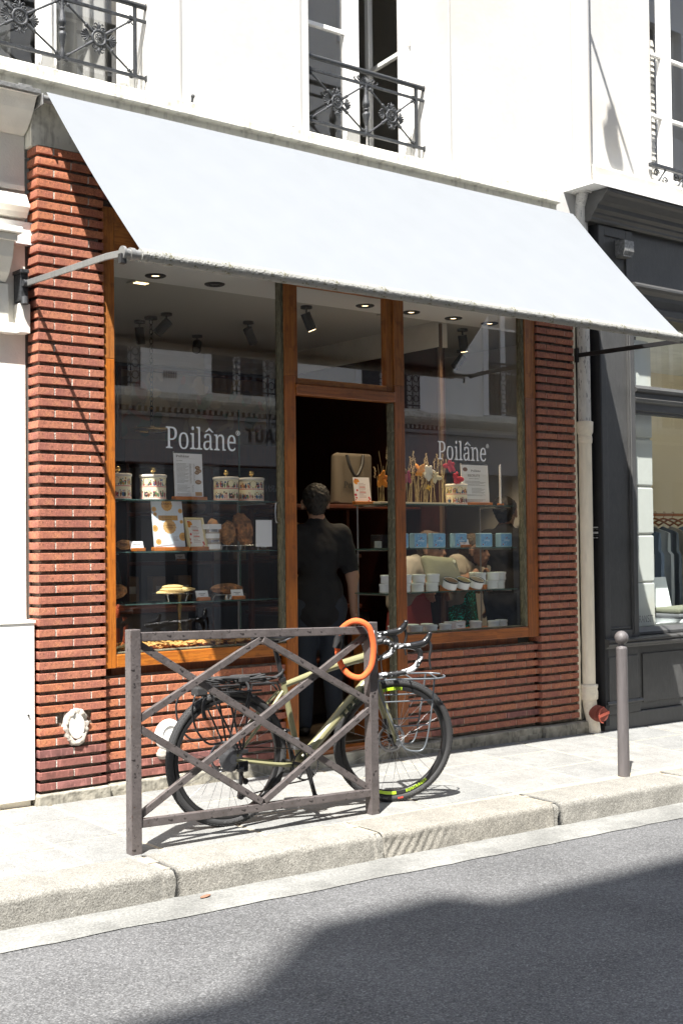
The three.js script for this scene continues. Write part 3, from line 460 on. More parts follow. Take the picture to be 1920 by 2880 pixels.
// ------------------------------------------------------------------ downpipe between the houses
{
  const t = thing('downpipe', 'cream cast iron downpipe between the brick pier and the dark shopfront', 'pipe'); const x = 4.558, z = .02;
  part(t, 'upper_pipe', [rod([x, 2.37, z], [x, 4.05, z], .051, 24), rod([x, 4.05, z], [x - .03, 4.20, z + .06], .051, 24)], M.pipeWhite);
  part(t, 'wide_pipe', [rod([x - .045, 4.20, z + .06], [x - .045, 9, z + .06], .070, 24)], M.plaster);
  part(t, 'collar', lathe([[.055, 0], [.072, .0], [.076, .02], [.072, .04], [.066, .06], [.075, .075], [.075, .095], [.06, .10]], x - .045, 4.14, z + .06), M.pipeWhite);
  part(t, 'socket', lathe([[.048, 2.20], [.057, 2.20], [.059, 2.235], [.057, 2.25], [.054, 2.262], [.065, 2.285], [.067, 2.365], [.052, 2.372]], x, 0, z), M.pipe);
  part(t, 'lower_pipe', rod([x, .26, z], [x, 2.21, z], .052, 24), M.pipe);
  part(t, 'boot', [lathe([[.052, .20], [.068, .215], [.070, .27], [.064, .29], [.069, .305], [.069, .325], [.053, .33]], x, 0, z), taper([[x, .215, z], [x + .004, .12, z + .01], [x + .01, .02, z + .03], [x + .012, -.06, z + .04]], [.056, .052, .05, .05], 14)], M.pipe);
  const cap = part(t, 'cleaning_cap', [rod([x + .02, .11, z + .03], [x + .005, .105, z + .11], .062, 24), rod([x + .006, .105, z + .108], [x + .0, .104, z + .135], .052, 24), rod([x + .07, .11, z + .05], [x + .062, .108, z + .105], .024, 12)], mat([.30, .075, .05], .65, { bumpMap: fineBump, bumpScale: .003 }));
  part(cap, 'clamp_bar', [bar([x - .06, .092, z + .142], [x + .06, .118, z + .142], .022, .013), tube([[x + .01, .162, z + .135], [x - .04, .14, z + .142], [x - .055, .10, z + .145], [x - .04, .055, z + .142], [x + .0, .04, z + .135]], .0045, 6, 24)], mat([.42, .09, .055], .6));
  part(t, 'drip_stain', jitter(mergeVertices(new RoundedBoxGeometry(.12, .34, .08, 4, .02).translate(4.50, .15, -.06)), .008, 20), M.stoneDirty);
}
// ------------------------------------------------------------------ dark grey shopfront on the other side
{
  const t = thing('dark_shopfront', 'charcoal painted wooden shopfront with cornice, beyond the cream downpipe', 'shopfront'); const P = (n, g, m = M.darkPaint) => part(t, n, g, m);
  const X0 = 4.672, X1 = 5.082, F = .10;
  P('wall', [box(4.70, 12, -.1, .6, -.6, -.34), box(4.70, 12, 3.42, 4.06, -.6, -.34), box(4.70, 4.94, .6, 3.42, -.6, -.34)], M.cream);
  P('return', box(X0 - .012, X0 + .03, .0, 3.93, -.3, F - .002), M.darkMatt);
  P('pilaster', [bbox(X0, 4.735, .67, 3.92, -.06, F, .003), bbox(5.0, X1, .67, 3.92, -.06, F, .003), bbox(4.736, 4.999, .67, .735, -.06, F - .001, .003), bbox(4.736, 4.999, 3.845, 3.92, -.06, F - .001, .003), bbox(4.73, 5.005, .73, 3.85, -.07, F - .016, .003)]);
  P('bead', [rod([5.022, .70, F + .002], [5.022, 3.45, F + .002], .008, 8), bbox(4.742, 4.992, .742, .756, F - .017, F - .006, .003)]);
  P('cornice', prism([[-.3, 3.925], [.12, 3.925], [.135, 3.94], [.135, 3.955], [.155, 3.975], [.16, 3.99], [.19, 4.01], [.20, 4.04], [.235, 4.06], [.27, 4.10], [.29, 4.118], [.30, 4.122], [.30, 4.145], [-.3, 4.15]], 4.545, 12));
  P('flashing', [box(4.38, 12, 4.151, 4.161, -.01, .312), bbox(4.38, 12, 4.143, 4.161, .3125, .318, .003)], M.white);
  P('frieze', box(X1 - .002, 12, 3.49, 3.925, -.2, F - .03));
  P('architrave', prism([[-.2, 3.26], [.06, 3.26], [.06, 3.275], [.075, 3.285], [.08, 3.33], [.07, 3.345], [.095, 3.40], [.10, 3.43], [.135, 3.455], [.15, 3.475], [.15, 3.49], [.13, 3.51], [-.2, 3.51]], 5.06, 12));
  P('window_stile', bbox(X1 - .004, 5.13, .73, 3.26, -.08, .06, .004));
  P('transom', prism([[-.08, 2.475], [.02, 2.475], [.02, 2.49], [.04, 2.495], [.04, 2.55], [.07, 2.565], [.075, 2.585], [.05, 2.60], [.05, 2.63], [.08, 2.645], [.085, 2.665], [.06, 2.68], [.03, 2.70], [-.08, 2.705]], 5.13, 12));
  P('pane', uvBox(new THREE.PlaneGeometry(4.4, .56).translate(7.33, 2.98, -.01)), M.glassThin); const big = P('pane', uvBox(new THREE.PlaneGeometry(4.4, 1.75).translate(7.33, 1.605, -.01)), M.glassThin);
  P('sill', prism([[-.2, .66], [.03, .66], [.05, .68], [.05, .70], [.02, .72], [-.005, .735], [-.2, .735]], 5.1, 12));
  P('dado_moulding', prism([[-.1, .595], [.11, .595], [.115, .605], [.135, .612], [.14, .63], [.13, .64], [.145, .652], [.145, .664], [.11, .672], [-.1, .674]], X0 - .01, 12));
  P('stall_riser', [bbox(X0, X1, .08, .594, -.1, F - .004, .003), bbox(X1 + .002, 12, .08, .594, -.1, .055, .003), bbox(4.70, 5.05, .14, .53, 0, F + .004, .004), bbox(5.16, 12, .14, .53, 0, .066, .004)]);
  P('skirting', [prism([[-.1, .16], [.11, .16], [.118, .17], [.11, .185], [-.1, .185]], X0, 5.1), bbox(X0 - .01, 12, -.16, .078, -.1, .085, .004)], M.darkPaint);
  P('sticker', canvasMatBox(4.672 - .0135, 1.50, .02, .075, .11), canvasMat(64, 96, (c, w, h) => { c.fillStyle = '#0b0b0c'; c.fillRect(0, 0, w, h); c.fillStyle = '#e8e8e8'; c.fillRect(4, 6, 56, 8); c.fillRect(4, 40, 56, 14); c.fillRect(10, 78, 20, 6); c.fillRect(36, 78, 22, 6); c.fillStyle = '#8a8a8a'; c.fillRect(4, 22, 24, 3); c.fillRect(42, 22, 18, 3); c.fillRect(4, 64, 56, 2); }));
  const lt = text('TRANSIT', .056, .0006, fontR, .72); lt.translate(5.185, .772, -.0095); part(big, 'lettering', lt, mat([.16, .16, .16], .8));
  const ab = thing('alarm_box', 'small grey metal box screwed on the dark frieze panel', 'box');
  part(ab, 'case', prism([[.0835, 3.70], [.165, 3.70], [.18, 3.73], [.18, 3.815], [.0835, 3.83]], 4.885, 5.0), M.galv); part(ab, 'vent_plate', bbox(4.89, 4.995, 3.688, 3.699, .0835, .165, .003), M.galv);
}
function canvasMatBox(x, y, z, w, h) { const g = new THREE.PlaneGeometry(w, h).rotateY(-Math.PI / 2).translate(x, y, z); return g; }
// interior of the dark shop: sunlit stone pier, clothes rail, folded jumper, price board
{
  const t = thing('shop_room', 'pale fitting room of the clothes shop behind the dark shopfront', 'room'); const tan = mat([.80, .68, .48], .9), grey = mat([.80, .79, .75], .9);
  part(t, 'wall', [box(5.05, 10, .5, 3.6, -2.3, -2.2), box(9.9, 10, .5, 3.6, -2.2, -.1)], tan); part(t, 'side_wall', box(4.95, 5.05, .5, 3.6, -3.3, -.1), grey); part(t, 'ceiling', box(5.05, 9.9, 3.3, 3.4, -3.3, -.1), M.cream); part(t, 'floor', box(5.05, 9.9, .62, .66, -3.3, -.205), mat([.3, .27, .22], .7)); part(t, 'window_board', box(5.14, 9.9, .66, .72, -.9, -.2), M.paper);
  const pr = thing('stone_pier', 'white stone block pier just inside the clothes shop window', 'pillar'); for (let k = 0; k < 6; k++) part(pr, 'stone_block', jitter(mergeVertices(bbox(5.30, 5.53, .722 + (k ? .375 + (k - 1) * .3985 : 0), (k ? 1.09 : 1.088) + (k ? k * .3985 - .010 : 0), -.5, -.085, .012, 3)), .003, 12), M.plaster);
  part(pr, 'mortar', box(5.315, 5.515, .73, 3.1, -.49, -.10), M.plaster);
  const rk = thing('clothes_rail', 'wooden clothes rail with hangers in the clothes shop', 'rail'); part(rk, 'pole', rod([5.9, 1.71, -1.6], [9.2, 1.71, -1.6], .016, 10), M.oak); for (const x of [5.92, 9.15]) part(rk, 'upright', rod([x, .66, -1.6], [x, 1.71, -1.6], .016, 8), M.oak);
  const cols = [[.26, .26, .24], [.12, .16, .22], [.36, .38, .38], [.10, .12, .14], [.45, .40, .32], [.16, .22, .30], [.08, .08, .09]];
  for (let i = 0; i < 14; i++) {
    const x = 6.1 + i * .155 + rr(-.02, .02), l = rr(.75, .95), g = thing('hung_garment', ['charcoal garment hanging on the clothes rail', 'navy garment hanging on the clothes rail', 'grey garment hanging on the clothes rail'][i % 3], 'garment', [0, 0, 0], 'garments on the clothes rail');
    const b = new THREE.BoxGeometry(.05, l, .42, 4, 10, 12).translate(0, -l / 2 - .07, 0), p = b.attributes.position; for (let q = 0; q < p.count; q++) { const y = p.getY(q), z = p.getZ(q), d = Math.max(0, 1 + (y + .07) / .12); p.setXYZ(q, p.getX(q) * (1 - .4 * d) + .016 * Math.sin(z * 30 + i) + .01 * noise3.noise(y * 5, z * 8, i), y - Math.abs(z) * .35 * (y > -.3 ? 1 : .2), z * (1 - .15 * (y < -.3 ? 0 : 1))); } b.computeVertexNormals(); b.translate(x, 1.66, -1.6);
    part(g, 'cloth', uvBox(b), mat(cols[i % cols.length], .95)); part(g, 'hanger', [tube([[x, 1.735, -1.6], [x, 1.74, -1.585], [x, 1.725, -1.575], [x, 1.68, -1.6]], .003, 5, 12), tube([[x, 1.60, -1.78], [x, 1.655, -1.66], [x, 1.67, -1.6], [x, 1.655, -1.54], [x, 1.60, -1.42]], .010, 6, 16)], M.oak);
  }
  solo('price_board', (() => { const g = box(-.19, .19, 0, .40, -.012, .012).rotateX(-.22); g.translate(6.02, .722, -.42); return g; })(), canvasMat(128, 128, (c, w, h) => { c.fillStyle = '#f1f2f2'; c.fillRect(0, 0, w, h); c.fillStyle = '#9fb3bf'; c.font = '11px sans-serif'; c.fillText('S  I N  M O D E', 18, 56); c.fillText('20 %', 50, 86); c.fillText('30 %', 52, 104); }), 'white price board leaning behind the clothes shop glass', 'sign');
  const fj = thing('folded_clothes', 'olive and grey jumpers folded in the clothes shop window', 'clothes'); for (let k = 0; k < 2; k++) part(fj, 'folded_jumper', jitter(mergeVertices(new RoundedBoxGeometry(.46, .045, .30, 4, .02).translate(6.15, .79 + k * .048, -.16 - .12)), .014, 11, k), mat(k ? [.15, .15, .11] : [.13, .13, .14], .95));
  part(fj, 'tray', bbox(5.95, 6.42, .722, .766, -.43, -.14, .004), M.paper);
}
// ------------------------------------------------------------------ house above the dark shopfront
{
  const b = thing('apartment_building', 'white apartment house above the charcoal shopfront with louvred blinds', 'building');
  part(b, 'wall', wallWith(4.661, 14, 4.06, 15, -.34, -.004, [[5.485, 6.55, 4.42, 6.9]]), M.plaster);
  part(b, 'ledge', [prism([[-.003, 4.165], [.012, 4.165], [.018, 4.255], [.05, 4.275], [.056, 4.29], [.078, 4.385], [.085, 4.388], [.085, 4.40], [-.003, 4.405]], 4.664, 14)], M.cream);
  part(b, 'room', [box(5.0, 7, 6.95, 7.05, -2.5, -.345), box(5, 7, 4.3, 4.4, -2.5, -.345), box(5, 7, 4.4, 6.95, -2.6, -2.5), box(4.9, 5, 4.3, 7, -2.5, -.345), box(7, 7.1, 4.3, 7, -2.5, -.345)], roomMat);
  const f = part(b, 'casement', [bbox(5.487, 5.54, 4.425, 6.9, -.17, -.09), bbox(5.775, 5.90, 4.425, 6.9, -.17, -.10), ...[4.52, 5.05, 5.575].map(y => bbox(5.54, 6.5, y - .014, y + .014, -.15, -.11)), bbox(6.5, 6.548, 4.425, 6.9, -.17, -.09)], M.white);
  part(f, 'pane', uvBox(new THREE.PlaneGeometry(1.05, 2.46).translate(6.0, 5.66, -.13)), M.glass);
  for (let k = 0; k < 24; k++) part(b, 'blind_slat', uvBox(new THREE.BoxGeometry(.24, .060, .004).rotateX(-.22).translate(5.68, 4.46 + k * .055, -.21)), M.cream);
  const r = thing('window_railing', 'low scrolled iron railing on the ledge above the charcoal shopfront', 'railing', [0, 0, 0], 'iron window railings');
  part(r, 'handrail', bbox(5.42, 6.6, 4.535, 4.565, .01, .05, .004), M.iron);
  part(r, 'scroll', [0, 1, 2, 3].flatMap(k => { const x = 5.50 + k * .26; return [rod([x, 4.40, .03], [x + .12, 4.535, .03], .008, 8), ...[[x, 4.49], [x + .11, 4.44]].map(([a, c]) => tube(Array.from({ length: 16 }, (_, i) => { const an = i * .55, rr_ = .036 - i * .0019; return [a + Math.cos(an) * rr_, c + Math.sin(an) * rr_, .03]; }), .006, 6, 40))]; }), M.iron);
  // flagpole out of frame whose shadow slants over the wall
  const fl = thing('flagpole', 'wall flagpole with furled flag high above the downpipe', 'flagpole'); part(fl, 'pole', [rod([3.9, 7.15, -.02], [3.88, 7.35, 1.02], .016, 8), rod([3.9, 7.10, .0], [3.9, 7.2, .05], .04, 10)], M.white);
  part(fl, 'flag', jitter(mergeVertices(new THREE.CylinderGeometry(.02, .075, .46, 12, 8).translate(3.885, 7.10, .82)), .03, 8), mat([.3, .08, .08], .9));
}
// ------------------------------------------------------------------ houses across the street: mirrored in the panes, and shading the road
{
  const b = thing('apartment_building', 'tall cream house across the street, mirrored in the shop windows', 'building'), Z = 9.5;
  structure('pavement', [bbox(-40, 45, -.36, -.03, 8.0, 9.6, .02)], M.slab[1]);
  const wins = [], grey0 = mat([.30, .29, .27], .9); const xs = [[-6.5, -5.3], [-4.1, -2.9], [-1.7, -.5], [.7, 1.9], [2.4, 3.6], [4.82, 6.03], [7.27, 8.43], [10.2, 11.46], [13.15, 14.3], [15.6, 16.8], [18, 19.2]];
  for (const [a, c] of xs) for (let f = 0; f < 5; f++) wins.push([a, c, 3.78 + f * 3.1, 6.05 + f * 3.1]);
  part(b, 'wall', wallWith(-28, 34, 3.4, 19.0, Z, Z + .5, wins), M.plasterFar);
  part(b, 'upper_wall', [box(-28, 34, 19.0005, 19.02, Z, Z + 8), box(-8.75, 34, 19.02, 19.78, Z + .02, Z + 6)], M.plasterFar);
  part(b, 'chimney', [bbox(-9.78, -8.98, 19.02, 20.85, Z + .15, Z + .8, .02), ...[0, 1, 2].map(k => cyl(.1, .08, .35, -9.62 + k * .24, 20.85, Z + .45, 12))], M.plasterFar);
  for (const [a, c, d, e] of wins.filter(w => w[2] < 12)) {
    const w = part(b, 'window', [box(a, a + .07, d, e, Z + .16, Z + .22), box(c - .07, c, d, e, Z + .16, Z + .22), box((a + c) / 2 - .06, (a + c) / 2 + .06, d, e, Z + .16, Z + .22), box(a + .07, c - .07, d + .8, d + .84, Z + .17, Z + .21), box(a + .07, c - .07, d + 1.6, d + 1.64, Z + .17, Z + .21)], M.white);
    part(w, 'pane', box(a, c, d, e, Z + .19, Z + .20), phys([.05, .055, .06], .06, {})); 
    part(w, 'surround', [box(a - .13, a, d - .02, e + .12, Z - .045, Z + .002), box(c, c + .13, d - .02, e + .12, Z - .045, Z + .002), box(a, c, e, e + .12, Z - .045, Z + .002)], M.white);
  }
  for (const [a, c] of xs.slice(3)) { // low iron balconies of scroll work
    const g = [rod([a, 4.72, Z - .05], [c, 4.72, Z - .05], .022, 8), rod([a, 3.83, Z - .05], [c, 3.83, Z - .05], .014, 6)]; const n = Math.round((c - a) / .15);
    for (let k = 0; k <= n; k++) { const x = a + (c - a) * k / n; g.push(rod([x, 3.78, Z - .05], [x, 4.72, Z - .05], .010, 6)); if (k < n) for (const y of [3.95, 4.12, 4.29, 4.46, 4.62]) g.push(new THREE.TorusGeometry(.056, .009, 5, 12).translate(x + (c - a) / n / 2, y, Z - .05)); }
    part(b, 'balcony_railing', g, M.iron);
  }
  part(b, 'wall_vent', Array.from({ length: 6 }, (_, k) => box(6.45 + k * .04, 6.47 + k * .04, 3.95, 4.05, Z - .012, Z)), grey0);
  part(b, 'string_course', [prism([[Z + .0, 3.50], [Z - .10, 3.50], [Z - .22, 3.58], [Z - .25, 3.62], [Z - .25, 3.70], [Z, 3.74]], -28, 34)], M.streak);
  part(b, 'dentils', Array.from({ length: 90 }, (_, k) => box(3 + k * .10, 3.05 + k * .10, 3.43, 3.50, Z - .13, Z)), grey0);
  const sf = thing('street_shopfront', 'grey shopfront across the street with a lettered fascia, mirrored in the panes', 'shopfront'); const grey = mat([.27, .275, .275], .6), lo = mat([.05, .053, .056], .35);
  part(sf, 'fascia', [box(-28, 34, 2.75, 3.40, Z - .06, Z + .3), bbox(-28, 34, 2.68, 2.75, Z - .14, Z + .3), bbox(-28, 34, 3.36, 3.42, Z - .12, Z + .3)], grey);
  part(sf, 'pilaster', [-6, -2, 2.2, 6.2, 7.15, 10, 14, 18].map(x => bbox(x - .2, x + .2, -.05, 2.68, Z - .10, Z + .2)), grey);
  part(sf, 'pane', box(-28, 34, .55, 2.68, Z + .05, Z + .1), phys([.03, .032, .035], .08)); part(sf, 'stall_riser', box(-28, 34, -.05, .55, Z - .03, Z + .3), lo);
  const flip = (g, x, y, z) => g.rotateY(Math.PI).translate(x, y, z); const w = text('BAUT', .215, .012, fontB, .95); part(sf, 'lettering', flip(w, 8.58, 3.055, Z - .062), mat([.012, .012, .012], .5));
  const w2 = text('GARNIER', .10, .004, fontR, 1.05); part(sf, 'window_lettering', flip(w2, 8.66, 2.30, Z + .046), mat([.5, .5, .5], .6));
}
// ------------------------------------------------------------------ bakery interior
const ORD = ['first', 'second', 'third', 'fourth', 'fifth', 'sixth', 'seventh', 'eighth', 'ninth', 'tenth', 'eleventh'];
const shopWall = mat([.10, .085, .072], .85), FLOOR = .085;
{
  const fl = structure('shop_floor', box(-.4, 5.4, -.1, FLOOR, -3.2, -.165), mat([.10, .075, .055], .35, { map: coarseBump }));
  structure('shop_ceiling', [box(-.4, 5.4, 3.15, 3.25, -3.2, -.56)], mat([.50, .50, .47], .9));
  const sof = structure('shop_soffit', [box(-.4, 5.4, 3.135, 3.26, -.56, -.0865)], mat([.80, .81, .80], .85));
  structure('shop_wall', [box(-.4, 5.4, FLOOR, 3.15, -3.0, -2.85), box(-.4, -.3, FLOOR, 3.15, -2.85, -.15), box(5.3, 5.4, FLOOR, 3.15, -2.85, -.15), box(-.4, .40, FLOOR, 3.15, -.15, -.135), box(4.06, 5.4, FLOOR, 3.15, -.15, -.135)], shopWall);
  structure('shop_cornice', [prism([[-2.85, 2.98], [-2.80, 2.98], [-2.78, 3.02], [-2.72, 3.06], [-2.68, 3.12], [-2.66, 3.15], [-2.85, 3.15]], -.3, 3.55)], mat([.42, .41, .38], .9));
  const pw = thing('panelled_partition', 'dark red brown panelled partition inside the bakery', 'partition'); part(pw, 'panel', box(3.60, 3.68, FLOOR, 2.95, -2.85, -.62), mat([.10, .035, .022], .55, { map: M.darkWood.map })); part(pw, 'frieze', box(3.59, 3.69, 2.951, 3.149, -2.85, -.60), M.cream); part(pw, 'edge_post', bbox(3.60, 3.63, FLOOR, 3.134, -.618, -.59, .004), mat([.10, .06, .04], .6));
  // ceiling lights
  const lit = [[.972, 1], [1.412, 0], [2.68, 1], [3.118, 1], [3.544, 1], [3.93, 1]], glow = mat([.9, .8, .6], .5, { emissive: new THREE.Color(1, .72, .38), emissiveIntensity: 2.2 }), dim = mat([.12, .11, .1], .4);
  lit.forEach(([x, on], i) => {
    const d = thing('downlight', on ? 'lit round downlight in the white soffit, ' + ORD[[0, 0, 1, 2, 3, 4][i]] + ' lit one from the sunlit pier' : 'unlit round recessed downlight in the white soffit over the menu card', 'lamp', [x, 3.135, -.375], 'recessed downlights'); if (!on) delete d.userData.group;
    part(d, 'ring', lathe([[.030, -.004], [.036, -.009], [.058, -.010], [.066, -.006], [.067, 0], [.03, 0]], 0, 0, 0, 28), M.black); part(d, 'bulb', lathe([[0, -.003], [.022, -.003], [.028, -.001]], 0, 0, 0, 20), on ? glow : dim);
    if (on) { const s = new THREE.SpotLight(new THREE.Color(1, .78, .5), 1.1, 4, rad(42), .6, 2); s.position.set(0, -.014, 0); s.target.position.set(0, -2, .02); s.castShadow = true; s.shadow.radius = 1.2; d.add(s, s.target); }
  });
  for (const [x, z] of [[1.02, -.64], [3.10, -.60]]) { const d = thing('panel_light', x < 2 ? 'square lit panel light on the bakery ceiling above the menu card' : 'square lit panel light on the bakery ceiling above the dried flowers', 'lamp', [x, 3.15, z]); part(d, 'case', bbox(-.07, .07, -.012, 0, -.07, .07, .004), mat([.5, .48, .42], .4)); for (const q of [-.02, .012]) part(d, 'diode_row', box(-.045, .045, -.0145, -.0125, q - .005, q + .005), glow); const s = new THREE.SpotLight(new THREE.Color(1, .86, .64), .5, 4, rad(50), .7, 2); s.position.set(0, -.02, 0); s.target.position.set(0, -2, 0); s.castShadow = true; s.shadow.radius = 2; d.add(s, s.target); }
  const spots = [[1.71, -1.89, 8, 4, 0], [1.72, -1.51, -38, 20, 0], [2.414, -2.2, -30, -50, 0], [2.405, -1.446, 32, 8, 0], [2.401, -.70, 24, -4, 1], [4.0, -.75, 14, 6, 1], [4.75, -1.55, -40, 12, 0]];
  spots.forEach(([x, z, tz, tx, on], si) => {
    const d = thing('ceiling_spotlight', ['unlit black spotlight behind the pendant chain', 'unlit black spotlight tilted beside the pendant chain', 'unlit black spotlight at the back wall of the bakery', 'unlit black spotlight tilted over the bread window', 'lit black spotlight seen through the pane above the door', 'lit black spotlight beyond the partition', 'unlit black spotlight deep in the alcove beyond the partition'][si], 'lamp', [x, 3.15, z], on ? 'lit ceiling spotlights' : 'unlit ceiling spotlights');
    const q = new THREE.Matrix4().makeRotationFromEuler(new THREE.Euler(rad(tx), 0, rad(tz))).setPosition(0, -.075, 0);
    part(d, 'mount', [cyl(.042, .042, .018, 0, -.018, 0, 18), rod([0, -.018, 0], [0, -.085, 0], .007, 8)], M.black); part(d, 'barrel', [cyl(.036, .036, .13, 0, -.105, 0, 18).applyMatrix4(q)], M.black); part(d, 'lens', cyl(.027, .027, .004, 0, -.109, 0, 16).applyMatrix4(q), on ? glow : dim);
    if (on) { const s = new THREE.SpotLight(new THREE.Color(1, .78, .5), 2.0, 5, rad(30), .6, 2); s.position.copy(V(0, -.118, 0).applyMatrix4(q)); s.target.position.copy(V(0, -1.5, 0).applyMatrix4(q)); s.castShadow = true; s.shadow.radius = 1.2; d.add(s, s.target); }
  });
  const ch = thing('pendant_lamp', 'brass bread lamp hanging on a black chain from the bakery ceiling', 'lamp', [1.70, 3.15, -1.70]); part(ch, 'ceiling_rose', cyl(.05, .05, .02, 0, -.02, 0, 18), M.black); part(ch, 'chain', Array.from({ length: 22 }, (_, k) => new THREE.TorusGeometry(.014, .0035, 5, 10).scale(1, 1.5, 1).rotateY(k % 2 ? Math.PI / 2 : 0).translate(0, -.04 - k * .036, 0)), M.black);
  part(ch, 'frame', [new THREE.TorusGeometry(.15, .012, 8, 30).rotateX(Math.PI / 2).translate(0, -.85, 0), rod([0, -.82, 0], [0, -.87, 0], .03, 10), ...[0, 1, 2].map(k => rod([0, -.84, 0], [Math.cos(k * 2.1) * .15, -.85, Math.sin(k * 2.1) * .15], .008, 6))], M.brass);
  // wooden wall shelving and counter at the back
  const sh = thing('wall_shelving', 'dark wooden bread shelving along the back wall of the bakery', 'shelving'); for (const y of [.55, .92, 1.28, 1.68]) part(sh, 'shelf', bbox(1.9, 3.58, y, y + .03, -2.84, -2.45, .004), M.darkWood); for (const x of [1.9, 2.7, 3.555]) part(sh, 'upright', bbox(x, x + .025, FLOOR, 2.1, -2.84, -2.46, .004), M.darkWood); part(sh, 'fascia', bbox(1.88, 3.58, 2.10, 2.30, -2.84, -2.44, .004), M.darkWood);
  const mural = thing('wall_painting', 'long framed painting of bakers at work above the bread shelving', 'painting'); part(mural, 'canvas', uvPlane(1.5, .62).translate(2.8, 2.62, -2.842), canvasMat(300, 124, (c, w, h) => { c.fillStyle = '#8a7052'; c.fillRect(0, 0, w, h); for (let k = 0; k < 60; k++) { c.fillStyle = pick(['#b09a70', '#6b5a44', '#c4b080', '#5d6a4a', '#a0603f', '#d8c090']); c.beginPath(); c.ellipse(rnd() * w, rnd() * h, rr(4, 22), rr(3, 16), rnd() * 3, 0, 7); c.fill(); } })); part(mural, 'frame', [bbox(2.03, 2.06, 2.30, 2.95, -2.846, -2.82), bbox(3.54, 3.57, 2.30, 2.95, -2.846, -2.82), bbox(2.06, 3.54, 2.92, 2.95, -2.846, -2.82)], M.darkWood);
  for (let k = 0; k < 9; k++) { const x = 2.0 + (k % 3) * .25 + (k > 5 ? .8 : 0), y = [.58, .95, 1.31][Math.floor(k / 3)]; const p = thing('paper_bag', 'brown paper bag on the ' + ['lowest', 'second', 'third'][Math.floor(k / 3)] + ' board of the dark bread shelving', 'bag', [x, y, -2.6], 'paper bags on the shelving'); part(p, 'bag', jitter(mergeVertices(new RoundedBoxGeometry(.13, .24, .09, 3, .01).translate(0, .12, 0)), .008, 14, k), mat([.28, .18, .10], .85)); part(p, 'label', box(-.03, .03, .10, .16, .0462, .049), M.cream); }
  for (let k = 0; k < 7; k++) { const l = solo('bread_loaf', jitter(mergeVertices(new THREE.SphereGeometry(.1, 16, 12).scale(1.15, .62, .9).translate(2.12 + k * .21, 1.765, -2.62)), .012, 14, k), mat([.30, .15, .06], .8), 'round brown loaf on the top bread shelf, ' + ORD[k] + ' from its free end', 'bread', 'loaves on the wall shelving'); }
  const ct = thing('shop_counter', 'dark grey counter inside the bakery behind the bread window', 'counter'); part(ct, 'body', bbox(.0, 1.55, FLOOR, .98, -1.55, -.95, .01, 2), shopWall); part(ct, 'top', bbox(-.03, 1.58, .981, 1.02, -1.58, -.90, .008, 2), M.darkWood);
  const sc = thing('till_screen', 'tilted black till screen on the bakery counter', 'screen', [.98, 1.02, -1.15]); part(sc, 'stand', [bbox(-.06, .06, 0, .012, -.06, .06), rod([0, .01, 0], [0, .12, -.02], .015, 10)], M.black); part(sc, 'display', bbox(-.16, .16, -.11, .11, -.012, .012, .006).rotateX(-.35).translate(0, .2, -.01), M.blackGloss);
  const wrk = thing('work_counter', 'dark counter on which two customers lean inside the bakery', 'counter'); part(wrk, 'body', bbox(2.72, 3.58, FLOOR, .88, -1.95, -1.45, .01, 2), shopWall); part(wrk, 'top', bbox(2.70, 3.59, .881, .91, -1.98, -1.42, .006, 2), M.darkWood);
}
function uvPlane(w, h) { return new THREE.PlaneGeometry(w, h); }
